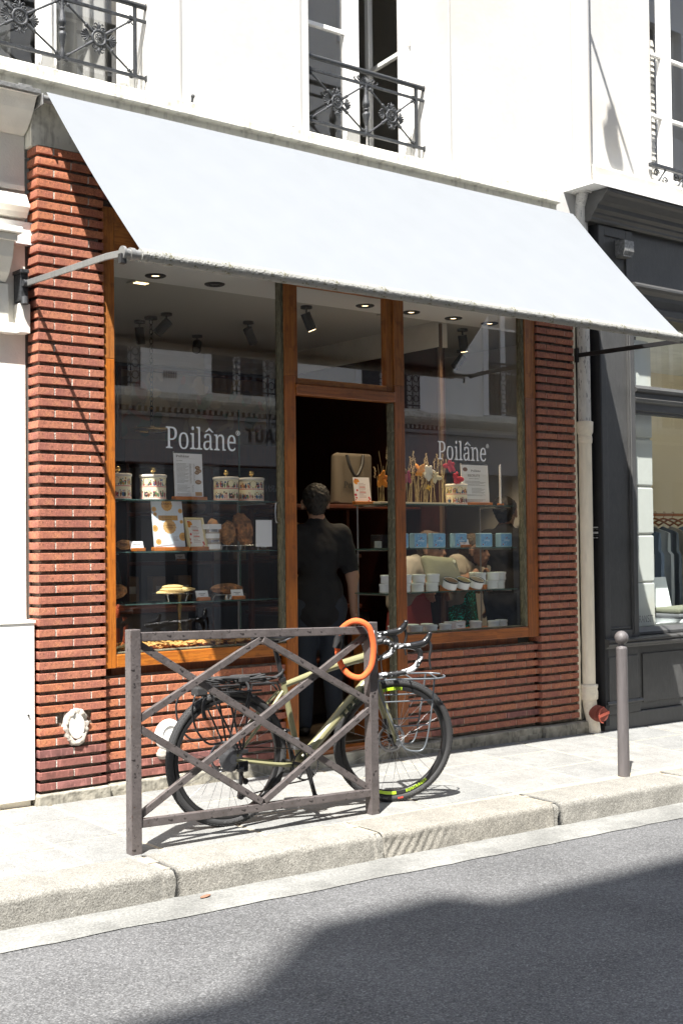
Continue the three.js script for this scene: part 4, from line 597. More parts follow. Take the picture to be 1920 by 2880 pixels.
// ------------------------------------------------------------------ window displays
const SH = [1.70, 1.388, 1.078], DECK = .79;
{
  const unit = (x0, x1, ups, lab) => { const u = thing('display_stand', lab, 'display'); for (const y of SH) { const s = part(u, 'glass_shelf', [box(x0, x1, y, y + .010, -.43, -.095)], M.glassThin); part(s, 'shelf_edge', [box(x0, x1, y + .0015, y + .0085, -.095, -.0945), box(x0, x1, y + .0015, y + .0085, -.4305, -.43)], M.glassEdge); } for (const x of ups) part(u, 'upright', [rod([x, DECK, -.44], [x, SH[0] + .012, -.44], .006, 8), ...SH.map(y => rod([x, y - .006, -.44], [x, y - .006, -.12], .004, 6))], M.steel); part(u, 'deck', [bbox(x0 - .01, x1 + .01, DECK - .06, DECK, -.46, -.09, .004, 1, 'x'), box(x0, x1, FLOOR, DECK - .061, -.45, -.10)], M.oakRed); return u; };
  unit(.50, 1.695, [.56, 1.62], 'glass shelved bread display in the window beside the sunlit brick pier'); unit(2.60, 3.90, [2.64, 3.86], 'glass shelved display of white pots in the shaded window');
  const y1 = SH[0] + .0105, y2 = SH[1] + .0105, y3 = SH[2] + .0105;
  // painted biscuit tins
  const print = canvasMat(1024, 256, (c, w, h) => {
    c.fillStyle = '#e9e2c4'; c.fillRect(0, 0, w, h); const P = ['#a93a34', '#2f5d8a', '#c2913c', '#30302e', '#5a7a4a', '#b86a6a', '#6e8fb8', '#7a4a2a', '#d4a79a'];
    for (let row = 0; row < 2; row++) { const y0 = row * 128; for (let k = 0; k < 34; k++) { const x = k * 30 + rr(-7, 7); c.fillStyle = pick(P); const hh = rr(44, 74); c.beginPath(); c.ellipse(x, y0 + 106 - hh / 2, rr(9, 17), hh / 2, rr(-.3, .3), 0, 7); c.fill(); c.fillStyle = '#d8b090'; c.beginPath(); c.arc(x + rr(-3, 3), y0 + 100 - hh, 5, 0, 7); c.fill(); for (let q = 0; q < 3; q++) { c.fillStyle = pick(P); c.fillRect(x - 14 + rr(-6, 10), y0 + 70 + rr(-50, 28), rr(6, 26), rr(4, 20)); } } for (let k = 0; k < 4; k++) { c.fillStyle = '#efe6c2'; c.strokeStyle = '#b59a54'; c.lineWidth = 4; c.beginPath(); c.ellipse(110 + k * 256, y0 + 56, 38, 40, 0, 0, 7); if (row === 0) { c.fill(); c.stroke(); } } c.fillStyle = '#c4564c'; c.fillRect(0, y0 + 114, w, 5); c.fillStyle = '#e3b7ac'; c.fillRect(0, y0 + 106, w, 8); }
  }, .35);
  const tin = (x, y, z, turn, lab) => { const t = thing('biscuit_tin', lab, 'tin', [x, y, z], 'painted biscuit tins'); t.rotation.y = turn; part(t, 'body', new THREE.CylinderGeometry(.080, .080, .138, 40, 1, true).translate(0, .073, 0), print); part(t, 'lid', lathe([[.0, .158], [.077, .156], [.085, .152], [.085, .140], [.079, .138]], 0, 0, 0, 40), M.cream); part(t, 'base_rim', lathe([[0, 0], [.081, 0], [.082, .006], [.079, .008]], 0, 0, 0, 40), M.cream); part(t, 'knob', [ball(.017, 0, .186, 0, 16, 12), cyl(.010, .007, .012, 0, .158, 0, 10)], M.brass); };
  tin(.625, y1, -.24, .3, 'painted biscuit tin half hidden by the sunlit oak stile'); tin(.872, y1, -.25, 1.4, 'painted biscuit tin beside the menu card, partly in sun'); tin(1.405, y1, -.25, 2.3, 'painted biscuit tin with green figure, third on the bread window top shelf'); tin(1.608, y1, -.26, 3.6, 'painted biscuit tin at the door end of the bread window top shelf'); tin(3.42, y1, -.24, 5.2, 'painted biscuit tin between the dried flowers and the recruitment notice');
  // cards, menus and notices
  const lines = (c, x, y, w, n, s, col = '#666') => { c.fillStyle = col; for (let k = 0; k < n; k++) c.fillRect(x, y + k * s, w * (.6 + .4 * Math.abs(Math.sin(k * 7.3 + x))), Math.max(1, s * .22)); };
  const cookie = (c, x, y, r, col = '#dba75a') => { c.fillStyle = col; c.beginPath(); for (let k = 0; k < 40; k++) { const a = k / 40 * 6.283, q = r * (1 + .05 * Math.sin(a * 14)); c.lineTo(x + Math.cos(a) * q, y + Math.sin(a) * q); } c.fill(); c.fillStyle = 'rgba(150,95,40,.35)'; c.beginPath(); c.arc(x, y, r * .5, 0, 7); c.fill(); };
  const menuM = canvasMat(420, 740, (c, w, h) => { c.fillStyle = '#e6e9ee'; c.fillRect(0, 0, w, h); c.fillStyle = '#333'; c.fillRect(0, 0, w, 26); c.fillStyle = '#222'; c.font = 'bold 52px serif'; c.fillText('Poilâne', 30, 90); c.fillRect(30, 108, 330, 1); c.font = '20px sans-serif'; c.fillText('LES PAINS', 34, 150); lines(c, 34, 190, 180, 17, 19); lines(c, 225, 190, 34, 17, 19); lines(c, 280, 190, 28, 17, 19); lines(c, 34, 530, 190, 6, 19); lines(c, 250, 530, 34, 6, 19); lines(c, 34, 670, 200, 2, 19); for (const [x, y, r] of [[345, 250, 38], [360, 300, 42], [335, 330, 36], [350, 480, 46]]) { c.fillStyle = '#8a6a48'; c.beginPath(); c.ellipse(x, y, r, r * .8, 0, 0, 7); c.fill(); c.strokeStyle = '#efe0c8'; c.lineWidth = 4; c.beginPath(); c.moveTo(x - r * .6, y - 6); c.lineTo(x + r * .6, y + 6); c.stroke(); } c.fillStyle = '#b98c52'; c.fillRect(300, 640, 100, 60); });
  const stand = (name, lab, cat, x, y, z, w, h, m, tilt, turn = 0, base = M.oak, frame) => { const t = thing(name, lab, cat, [x, y, z]); t.rotation.y = turn; const g = new THREE.PlaneGeometry(w, h).translate(0, h / 2, .0032).rotateX(-tilt).translate(0, .014, 0); part(t, 'sheet', g, m); part(t, 'backing', bbox(-w / 2, w / 2, 0, h, -.004, .0025, .001).rotateX(-tilt).translate(0, .014, 0), frame || M.paper); part(t, 'wooden_foot', bbox(-w / 2 - .008, w / 2 + .018, 0, .024, -.03, .022, .004, 1, 'x'), base); return t; };
  stand('menu_card', 'tall white menu card in a wooden foot on the top shelf', 'menu', 1.10, y1, -.20, .205, .290, menuM, .06);
  const grains = canvasMat(400, 560, (c, w, h) => { c.fillStyle = '#d9e2ef'; c.fillRect(0, 0, w, h); cookie(c, 200, 40, 70); cookie(c, 30, 90, 30); cookie(c, 40, 150, 24); cookie(c, 370, 110, 28); cookie(c, 375, 240, 22); cookie(c, 215, 300, 84, '#cfa468'); cookie(c, 25, 320, 40); cookie(c, 380, 420, 50); cookie(c, 60, 480, 36); c.fillStyle = '#c79a55'; c.fillRect(80, 165, 250, 60); c.fillStyle = '#4a3a2a'; c.font = 'bold 34px serif'; c.fillText('GRAINS', 130, 34); c.font = '24px serif'; c.fillText('DE NATURE', 120, 192); c.fillText('Croquants', 130, 218); c.font = '22px sans-serif'; c.fillText('Créme glacée', 150, 290); c.fillText('Punitions', 170, 318); lines(c, 250, 420, 70, 4, 14); });
  stand('biscuit_poster', 'pale blue poster printed with golden biscuits, half in sun', 'poster', .953, y2, -.19, .212, .292, grains, .16, -.05);
  const frmM = canvasMat(200, 300, (c, w, h) => { c.fillStyle = '#e9e7e6'; c.fillRect(0, 0, w, h); c.fillStyle = '#d98f2e'; c.beginPath(); c.arc(40, 50, 34, 0, 7); c.fill(); for (let k = 0; k < 16; k++) { c.fillStyle = pick(['#c43d33', '#d9703a', '#b82f4a']); c.beginPath(); c.arc(rr(10, 190), rr(20, 290), rr(6, 16), 0, 7); c.fill(); } c.fillStyle = '#e9e7e6'; c.fillRect(50, 60, 110, 190); lines(c, 60, 70, 90, 12, 15, '#8a5a50'); c.fillStyle = '#c97a70'; c.fillRect(70, 110, 70, 12); c.fillRect(70, 170, 70, 12); });
  { const t = stand('framed_card', 'small card of red fruit in a pale wooden frame on the bread window shelf', 'card', 1.160, y2, -.20, .13, .185, frmM, .25, .12, M.oak, mat([.70, .60, .36], .6)); part(t, 'frame', [bbox(-.075, -.058, -.004, .195, -.01, .012), bbox(.058, .075, -.004, .195, -.01, .012), bbox(-.058, .058, .182, .195, -.01, .012), bbox(-.058, .058, -.004, .008, -.01, .012)].map(g => g.rotateX(-.25).translate(0, .016, 0)), mat([.70, .60, .36], .6)); }
  const recr = canvasMat(480, 660, (c, w, h) => { c.fillStyle = '#e8edf1'; c.fillRect(0, 0, w, h); c.fillStyle = '#2e3338'; c.fillRect(0, 0, w, 18); c.fillStyle = '#7a5236'; c.beginPath(); c.ellipse(70, 95, 42, 34, 0, 0, 7); c.fill(); c.fillStyle = '#20242a'; c.font = 'bold 46px serif'; c.fillText('Poilâne', 170, 130); c.font = '54px sans-serif'; c.fillText('RECRUTE', 110, 215); c.font = '18px sans-serif'; c.fillText('VENDEUR / VENDEUSE', 130, 252); lines(c, 60, 285, 370, 3, 16, '#3c4248'); lines(c, 60, 340, 360, 2, 14, '#3c4248'); lines(c, 170, 400, 240, 6, 16, '#3c4248'); lines(c, 80, 510, 330, 2, 16, '#3c4248'); lines(c, 80, 590, 330, 3, 18, '#3c4248'); });
  stand('recruitment_notice', 'grey recruitment notice standing on the top shelf of the shaded window', 'notice', 3.632, y1, -.25, .28, .30, recr, .05);
  { const t = thing('side_card', 'menu card turned edge on beside the recruitment notice', 'card', [3.86, y1, -.22]); part(t, 'sheet', bbox(-.105, .105, .015, .31, -.004, .004, .002).rotateY(rad(47)), M.paper); part(t, 'wooden_foot', bbox(-.06, .06, 0, .018, -.025, .025, .004).rotateY(rad(47)), M.oak); }
  const tag = (x, y, z, lab, turn = 0) => { const t = thing('price_tag', lab, 'price tag', [x, y, z], 'small price tags'); t.rotation.y = turn; part(t, 'card', bbox(-.045, .045, .012, .062, -.001, .001, .0005).rotateX(-.3), M.paper); part(t, 'print', [box(-.025, .025, .040, .043, .0011, .0013), box(-.012, .012, .031, .034, .0011, .0013)].map(g => g.rotateX(-.3)), M.black); part(t, 'wooden_foot', bbox(-.042, .048, 0, .020, -.012, .016, .003, 1, 'x'), M.oak); };
  tag(.70, y2, -.14, 'price tag by the pastry next to the biscuit poster'); tag(1.175, y3, -.17, 'price tag beside the plate of flat breads'); tag(1.43, y3, -.16, 'price tag before the plaited loaf'); tag(1.33, DECK + .045, -.13, 'price tag standing among the bread scraps'); tag(3.40, y2, -.13, 'price tag leaning on a pale blue tin'); tag(3.36, DECK, -.14, 'price tag between the white pots on the deck'); tag(2.42, 1.31, -2.49, 'price tag on the wall shelving'); 
  // jars, loaves, plates
  const jar = (x, y, z, lab) => { const t = thing('jam_jar', lab, 'jar', [x, y, z], 'jam jars'); part(t, 'glass_body', lathe([[0, 0], [.040, 0], [.044, .006], [.044, .042], [.040, .05]], 0, 0, 0, 24), mat([.42, .36, .30], .15)); part(t, 'label', new THREE.CylinderGeometry(.0445, .0445, .03, 24, 1, true).translate(0, .024, 0), M.paper); part(t, 'lid', cyl(.043, .043, .016, 0, .05, 0, 24), M.chrome); };
  jar(1.275, y2, -.20, 'lower jam jar of the pair beside the loaves'); jar(1.268, y2 + .0665, -.20, 'upper jam jar of the pair beside the loaves');
  solo('card_slip', bbox(1.215, 1.31, y2 + .133, y2 + .165, -.235, -.16, .002), M.paper, 'small white card on the upper jam jar', 'card');
  const crust = [[.72, .36, .14], [.64, .30, .11], [.58, .25, .09]].map((c, i) => mat(c, .7, { map: tex(256, .16, (u, v) => { const a = fbm(u, v, 8, 4, 300 + i), k = .75 + .8 * (a - .5); return mixc([k, k, k], [1, .9, .75], st(.6, .75, a) * .6); }), bumpMap: coarseBump, bumpScale: .006 }));
  const loaf = (x, y, z, rx, ry, rz, tilt, lab, i, grp) => { const g = jitter(mergeVertices(new THREE.SphereGeometry(1, 36, 26)), .16, 2.2, i * 7); const p = g.attributes.position; for (let k = 0; k < p.count; k++) { const a = p.getX(k), b = p.getY(k); p.setZ(k, p.getZ(k) + .09 * Math.max(0, Math.sin(b * 9 + a * 3 + i))); } g.computeVertexNormals(); g.scale(rx, ry, rz).rotateZ(tilt).translate(x, y, z); return solo('bread_loaf', uvBox(g), crust[i % 3], lab, 'bread', grp); };
  { const r = thing('wire_rack', 'low wire rack carrying three upright loaves', 'rack'); part(r, 'wire', [rod([1.32, y2 + .03, -.18], [1.60, y2 + .03, -.18], .003, 6), rod([1.32, y2 + .03, -.34], [1.60, y2 + .03, -.34], .003, 6), ...[1.32, 1.46, 1.60].flatMap(x => [rod([x, y2 + .03, -.34], [x, y2 + .03, -.18], .003, 6), rod([x, y2, -.18], [x + .008, y2 + .03, -.18], .003, 6), rod([x, y2, -.34], [x + .008, y2 + .03, -.34], .003, 6)])], M.chrome); }
  loaf(1.325, y2 + .115, -.27, .045, .085, .045, .15, 'slim brown loaf at the jar end of the wire rack', 0); loaf(1.415, y2 + .108, -.25, .052, .078, .05, -.05, 'square brown loaf in the middle of the wire rack', 1); loaf(1.535, y2 + .135, -.26, .068, .112, .055, .32, 'tall brown loaf tilting at the door end of the wire rack', 2);
  loaf(.60, y3 + .07, -.24, .075, .045, .05, .05, 'slashed dark loaf at the oak stile end of the low shelf', 1); loaf(1.42, y3 + .062, -.28, .115, .036, .045, 0, 'long plaited brown loaf on the low shelf', 2); loaf(.655, y2 + .04, -.22, .055, .028, .05, 0, 'small golden pastry at the end of the middle shelf', 0);
  solo('cake_stand', [cyl(.03, .02, .05, 1.44, y3, -.30, 16), rod([1.33, y3, -.30], [1.35, y3 + .03, -.30], .003, 6), rod([1.53, y3, -.30], [1.51, y3 + .03, -.30], .003, 6), bbox(1.31, 1.54, y3 + .024, y3 + .029, -.36, -.23, .002)], M.chrome, 'steel tray under the long plaited loaf', 'tray');
  { const t = thing('cake_stand', 'steel plate on wire legs under pale flat breads', 'tray', [1.0, y3, -.24]); part(t, 'plate', lathe([[0, .042], [.12, .042], [.14, .048], [.142, .05], [.12, .046], [0, .046]], 0, 0, 0, 36), M.chrome); part(t, 'leg', [[-.06, .05], [.06, .05], [0, -.06]].map(([x, z]) => rod([x, 0, z], [x * 1.2, .042, z * 1.2], .004, 6)), M.chrome); }
  const dough = mat([.64, .45, .19], .8); [[.955, .048, -.22, 0], [1.04, .048, -.26, .5], [.98, .064, -.22, .1], [1.07, .064, -.24, -.2], [1.0, .080, -.24, .2]].forEach(([x, y, z, a], i) => solo('flat_bread', jitter(mergeVertices(new THREE.SphereGeometry(1, 20, 12)), .1, 3, i).scale(.085, .015, .04).rotateY(a).translate(x, y3 + y + .006, z), dough, 'pale golden flat bread piled on the steel plate', 'bread', 'flat breads on the plate'));
  solo('scrap_tray', [bbox(.50, 1.69, DECK, DECK + .018, -.42, -.10, .006)], M.oak, 'shallow wooden tray on the deck of the bread window', 'tray');
  const scr = []; for (let k = 0; k < 620; k++) { const g = jitter(mergeVertices(new THREE.IcosahedronGeometry(.016, 1)), .010, 60, k).scale(rr(.8, 1.9), rr(.35, .8), rr(.7, 1.5)).rotateY(rnd() * 6).rotateZ(rr(-.5, .5)); g.translate(rr(.53, 1.66), DECK + .026 + rr(0, .02), rr(-.39, -.125)); scr.push(g); }
  { const m = solo('bread_crumbs', scr, mat([.55, .30, .09], .75), 'golden broken bread scraps heaped in the wooden tray', 'bread'); m.userData.kind = 'stuff'; }
  solo('brass_rod', lathe([[.010, 0], [.012, .02], [.009, .05], [.018, .10], [.009, .14], [.009, .20], [.019, .26], [.009, .30], [.016, .33], [.006, .36], [.002, .38]], 1.19, DECK - .01, -.48, 14), M.brass, 'turned brass post behind the bread display', 'post');
  // white pots
  const pot = (x, y, z, lab, s = 1, grp = 'white pots') => { const t = thing('white_pot', lab, 'pot', [x, y, z], grp); part(t, 'body', lathe([[0, 0], [.044, 0], [.046, .004], [.045, .042], [.048, .046], [.049, .058], [.046, .061], [.042, .058], [.040, .014], [0, .012]], 0, 0, 0, 32), M.porcelain); return t; };
  const row = (list, y, lab, grp) => list.forEach(([x, z, k], q) => { for (let i = 0; i <= k; i++) pot(x + i * .012, y + i * .0615, z, lab + (k ? (i ? ', upper of the ' : ', lower of the ') + ORD[q] + ' pair' : ', ' + ORD[q] + ' of eleven'), 1, grp); });
  row([[2.71, -.22, 1], [2.86, -.20, 1], [2.99, -.20, 1], [3.12, -.19, 1]], y3, 'white pot stacked by the doorway on the low glass shelf', 'white pots stacked by the doorway'); row([[3.60, -.20, 1], [3.73, -.19, 1], [3.66, -.31, 1], [3.79, -.31, 0], [3.83, -.22, 1]], y3, 'white porcelain pot stacked beyond the linen cushion', 'white pots stacked beyond the cushion');
  row([[2.80, -.24, 0], [2.92, -.14, 0], [3.00, -.27, 0], [3.06, -.14, 0], [3.13, -.26, 0], [3.21, -.15, 0], [3.40, -.30, 0], [3.51, -.32, 0], [3.60, -.24, 0], [3.71, -.16, 0], [3.83, -.2, 0]], DECK, 'white pot on the deck of the shaded window counting from the doorway', 'white pots on the deck');
  [[3.235, -.135, 'honey brown', [.30, .19, .10]], [3.36, -.135, 'straw yellow', [.46, .37, .16]], [3.50, -.14, 'grey brown', [.26, .21, .15]]].forEach(([x, z, c, col]) => { const t = thing('tilted_pot', 'white pot tilted on a wedge showing ' + c + ' biscuits under a black band', 'pot', [x, y3, z]); const R = g => g.rotateX(.42).translate(0, .022, 0); part(t, 'body', R(lathe([[0, 0], [.052, 0], [.054, .004], [.055, .06], [.05, .062], [.048, .05], [0, .05]], 0, 0, 0, 32)), M.porcelain); part(t, 'band', R(lathe([[.0555, .052], [.0565, .058], [.0555, .063]], 0, 0, 0, 32)), M.black); part(t, 'biscuits', R(lathe([[0, .066], [.03, .064], [.05, .058]], 0, 0, 0, 24)), mat(col, .8)); part(t, 'wedge', prism([[-.05, 0], [.05, 0], [-.05, .04]], -.045, .045), M.oak); });
  solo('wooden_block', [bbox(3.545, 3.59, y3, y3 + .035, -.25, -.10, .003), bbox(3.52, 3.56, y3, y3 + .06, -.36, -.26, .003)], M.oak, 'wooden ramp block beside the tilted white pots', 'block');
  { const g = jitter(mergeVertices(new THREE.SphereGeometry(1, 40, 26)), .05, 2, 4), p = g.attributes.position; for (let i = 0; i < p.count; i++) { const x = p.getX(i), y = p.getY(i), q = Math.pow(Math.abs(x), .36) * Math.sign(x), w = Math.pow(Math.abs(y), .36) * Math.sign(y); p.setXYZ(i, q * .185 * (1 - .08 * (1 - w * w)), w * .125 * (1 - .08 * (1 - q * q)), p.getZ(i) * .055 * (1 - .35 * Math.max(q * q, w * w))); } g.computeVertexNormals(); g.rotateX(-.45).rotateZ(-.08).translate(3.345, y3 + .135, -.33); const t = thing('linen_cushion', 'grey linen cushion with a button on the low glass shelf', 'cushion'); part(t, 'cover', uvBox(g), mat([.30, .285, .23], .95, { bumpMap: fineBump, bumpScale: .002 })); part(t, 'button', cyl(.014, .014, .006, 0, 0, 0, 14).rotateX(1.1).translate(3.46, y3 + .205, -.318), M.cream); }
  // pale blue tins and clear boxes
  const blue = canvasMat(128, 110, (c, w, h) => { c.fillStyle = '#7db4dd'; c.fillRect(0, 0, w, h); for (let k = 0; k < 60; k++) { c.strokeStyle = pick(['#3f6fb0', '#cfe3f2', '#2f5a98', '#a9cfe8']); c.lineWidth = rr(1, 3); c.beginPath(); const x = rnd() * w, y = rnd() * h; c.moveTo(x, y); c.quadraticCurveTo(x + rr(-14, 14), y + rr(-14, 14), x + rr(-16, 16), y + rr(-16, 16)); c.stroke(); } c.fillStyle = '#dfeaf2'; c.font = 'bold 18px serif'; c.fillText('Poilâne', 36, 62); c.fillStyle = '#c2522e'; c.fillRect(18, 88, 12, 12); c.beginPath(); c.arc(66, 34, 6, 0, 7); c.fill(); }, .35);
  [2.80, 2.975, 3.155, 3.37, 3.63, 3.84].forEach((x, i) => { const t = thing('blue_tin', 'square pale blue illustrated tin, ' + ORD[i] + ' from the doorway', 'tin', [x, y2, -.17], 'pale blue tins'); part(t, 'case', bbox(-.064, .064, 0, .105, -.03, .028, .010, 3), mat([.32, .50, .62], .4)); part(t, 'front_print', new THREE.PlaneGeometry(.112, .09).translate(0, .0525, .0285), blue); });
  [2.67, 3.07, 3.26, 3.50, 3.74].forEach((x, i) => { const t = thing('clear_box', 'clear plastic box by the pale blue tins, ' + ORD[i] + ' from the doorway', 'box', [x, y2, -.22], 'clear boxes'); part(t, 'case', bbox(-.05, .05, 0, .095, -.05, .03, .004), M.glassThin); part(t, 'contents', bbox(-.035, .0, .004, .05, -.03, .01, .002), mat([.35, .36, .36], .7)); });
  // dried flowers in a long glass trough
  const fb = thing('dried_flowers', 'dried wheat and paper flowers in a long glass trough', 'flowers'); part(fb, 'trough', [bbox(2.62, 3.33, y1, y1 + .014, -.24, -.15, .003)], mat([.55, .50, .36], .5));
  const straw = [], heads = []; for (let k = 0; k < 54; k++) { const x = k < 8 ? rr(2.63, 2.74) : rr(2.86, 3.30), z = rr(-.225, -.165), h = k < 8 ? rr(.16, .40) : rr(.12, .34), lx = rr(-.05, .05), lz = rr(-.03, .03); straw.push(tube([[x, y1 + .012, z], [x + lx * .4, y1 + h * .6, z + lz * .4], [x + lx, y1 + h, z + lz]], .0015, 5, 8)); if (k % 2) { const ex = x + lx + rr(-.02, .02); for (let q = 0; q < 9; q++) heads.push(ball(.0052, ex + rr(-.006, .006) + q * .0012 * (lx > 0 ? 1 : -1), y1 + h - .01 + q * .0085, z + lz + rr(-.005, .005), 6, 5)); } }
  part(fb, 'stalks', straw, mat([.52, .42, .20], .8)); part(fb, 'wheat_ears', heads, mat([.46, .36, .19], .85));
  const petal = (x, y, z, n, r, col, s) => { const g = []; for (let k = 0; k < n; k++) { const a = k / n * 6.28 + s, q = new THREE.SphereGeometry(1, 8, 6).scale(r, r * .62, r * .14).translate(r * .8, 0, 0).rotateY(rr(-.5, .5)).rotateZ(a).rotateY(rr(-.3, .3)); g.push(q.translate(x, y, z)); } part(fb, 'flower', g, mat(col, .7)); };
  petal(2.605, y1 + .165, -.13, 5, .038, [.72, .27, .03], .3); petal(2.99, y1 + .245, -.16, 6, .030, [.75, .33, .05], 1); petal(3.07, y1 + .225, -.16, 7, .034, [.74, .73, .62], .2); petal(3.15, y1 + .195, -.17, 6, .028, [.62, .58, .40], .9); petal(3.30, y1 + .28, -.18, 5, .030, [.50, .02, .05], .5); petal(3.37, y1 + .19, -.185, 5, .034, [.55, .03, .05], 1.2); petal(2.895, y1 + .19, -.19, 5, .030, [.30, .05, .12], .4); petal(3.06, y1 + .12, -.15, 4, .014, [.66, .42, .05], .4);
  // tote bag and framed card standing by the doorway end
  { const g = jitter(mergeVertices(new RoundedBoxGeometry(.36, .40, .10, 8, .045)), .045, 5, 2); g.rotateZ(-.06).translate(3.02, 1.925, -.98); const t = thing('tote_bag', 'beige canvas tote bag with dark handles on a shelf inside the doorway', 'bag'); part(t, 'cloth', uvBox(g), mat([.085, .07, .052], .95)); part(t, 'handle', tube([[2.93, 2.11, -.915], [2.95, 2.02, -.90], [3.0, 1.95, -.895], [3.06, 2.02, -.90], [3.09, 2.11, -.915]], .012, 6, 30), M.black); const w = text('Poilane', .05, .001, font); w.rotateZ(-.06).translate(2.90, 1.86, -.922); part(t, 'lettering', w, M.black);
    const s = thing('wall_shelf', 'dark wooden shelf carrying the tote bag inside the doorway', 'shelf'); part(s, 'board', bbox(2.2, 3.59, 1.70, 1.728, -1.2, -.82, .004), M.darkWood); for (const x of [2.2, 3.10]) part(s, 'upright', bbox(x, x + .03, FLOOR, 1.70, -1.18, -1.14), M.darkWood); for (const y of [.55, .95, 1.33]) part(s, 'board', bbox(2.24, 3.09, y, y + .025, -1.2, -.95, .004), M.darkWood);
    for (let k = 0; k < 6; k++) { const b = thing('biscuit_bag', 'brown paper biscuit bag on the ' + (k < 3 ? 'upper' : 'lower') + ' board beneath the tote bag', 'bag', [2.5 + (k % 3) * .16, k < 3 ? 1.355 : .975, -1.07], 'biscuit bags inside the doorway'); part(b, 'bag', jitter(mergeVertices(new RoundedBoxGeometry(.12, .24, .08, 3, .012).translate(0, .12, 0)), .01, 12, k), mat([.26, .15, .075], .85)); part(b, 'label', cyl(.022, .022, .003, 0, 0, 0, 14).rotateX(Math.PI / 2).translate(0, .15, .046), M.cream); }
    stand('framed_card', 'small card of red fruit in a pale frame beside the dried flowers', 'card', 2.655, y1, -.39, .13, .185, frmM, .2, -.2, M.oak, mat([.70, .60, .36], .6)); }
}
// ------------------------------------------------------------------ street furniture: barrier, bollard
{
  const z = 1.244, L = -.103, R = 1.352, yl = pav(L, z), yr = pav(R, z);
  const t = thing('pedestrian_barrier', 'brown painted steel crowd barrier with crossed bars, its paint chipped', 'barrier'); const topL = 1.030, topR = 1.000;
  part(t, 'post', bbox(L - .028, L + .028, yl - .01, topL, z - .028, z + .028, .004), M.barrier); part(t, 'post', bbox(R - .028, R + .028, yr - .01, topR, z - .028, z + .028, .004), M.barrier);
  const x0 = L + .026, x1 = R - .026, rail = (ya, yb, h) => bar([x0, ya, z], [x1, yb, z], h, .038, .004);
  part(t, 'top_rail', rail(.994, .957, .042), M.barrier); part(t, 'bottom_rail', rail(.116, .080, .040), M.barrier);
  const ty = .974, by = .134, dy = -.036, xm = (x0 + x1) / 2, ml = .585, mr = .552, w = .033, f = z + .008, k = z - .012; // bars lie in two layers
  part(t, 'diagonal_bar', bar([x0, ty - .01, k], [x1, by + dy + .01, k], w, .024), M.barrier); part(t, 'diagonal_bar', bar([x0, by + .01, k - .0005], [x1, ty + dy - .01, k - .0005], w, .0235), M.barrier);
  part(t, 'diamond_bar', bar([x0, ml + .022, f], [xm - .008, ty + dy / 2 - .012, f], w, .024), M.barrier); part(t, 'diamond_bar', bar([xm + .008, ty + dy / 2 - .012, f + .0008], [x1, mr + .022, f + .0008], w, .0235), M.barrier);
  part(t, 'diamond_bar', bar([x0, ml - .022, f + .0016], [xm - .008, by + dy / 2 + .012, f + .0016], w, .023), M.barrier); part(t, 'diamond_bar', bar([xm + .008, by + dy / 2 + .012, f], [x1, mr - .022, f], w, .024), M.barrier);
  part(t, 'sticker', box(R - .018, R + .004, topR - .07, topR - .045, z + .0282, z + .0288), M.paper);
  const bx = 3.343, bz = 1.337, g = pav(bx, bz);
  const b = thing('bollard', 'slim brown grey steel bollard with a ball top beside the kerb', 'bollard', [bx, g, bz]); part(b, 'shaft', lathe([[.038, -.02], [.036, .3], [.035, .80], [.033, .812], [.024, .818]], 0, 0, 0, 28), M.bollard); part(b, 'neck', lathe([[.024, .81], [.020, .825], [.024, .838]], 0, 0, 0, 24), M.bollard); part(b, 'ball', lathe(Array.from({ length: 15 }, (_, i) => { const a = -1.2 + i / 14 * 2.77; return [Math.max(0, Math.cos(a) * .044), .872 + Math.sin(a) * .044]; }), 0, 0, 0, 28), M.bollard);
  solo('fallen_leaf', jitter(mergeVertices(new THREE.SphereGeometry(1, 14, 8)), .2, 3).scale(.034, .004, .014).rotateY(.3).translate(.02, roadY(0) + .0095, 1.67), mat([.20, .10, .06], .9), 'dry brown leaf lying in the gutter under the kerb', 'leaf');
}
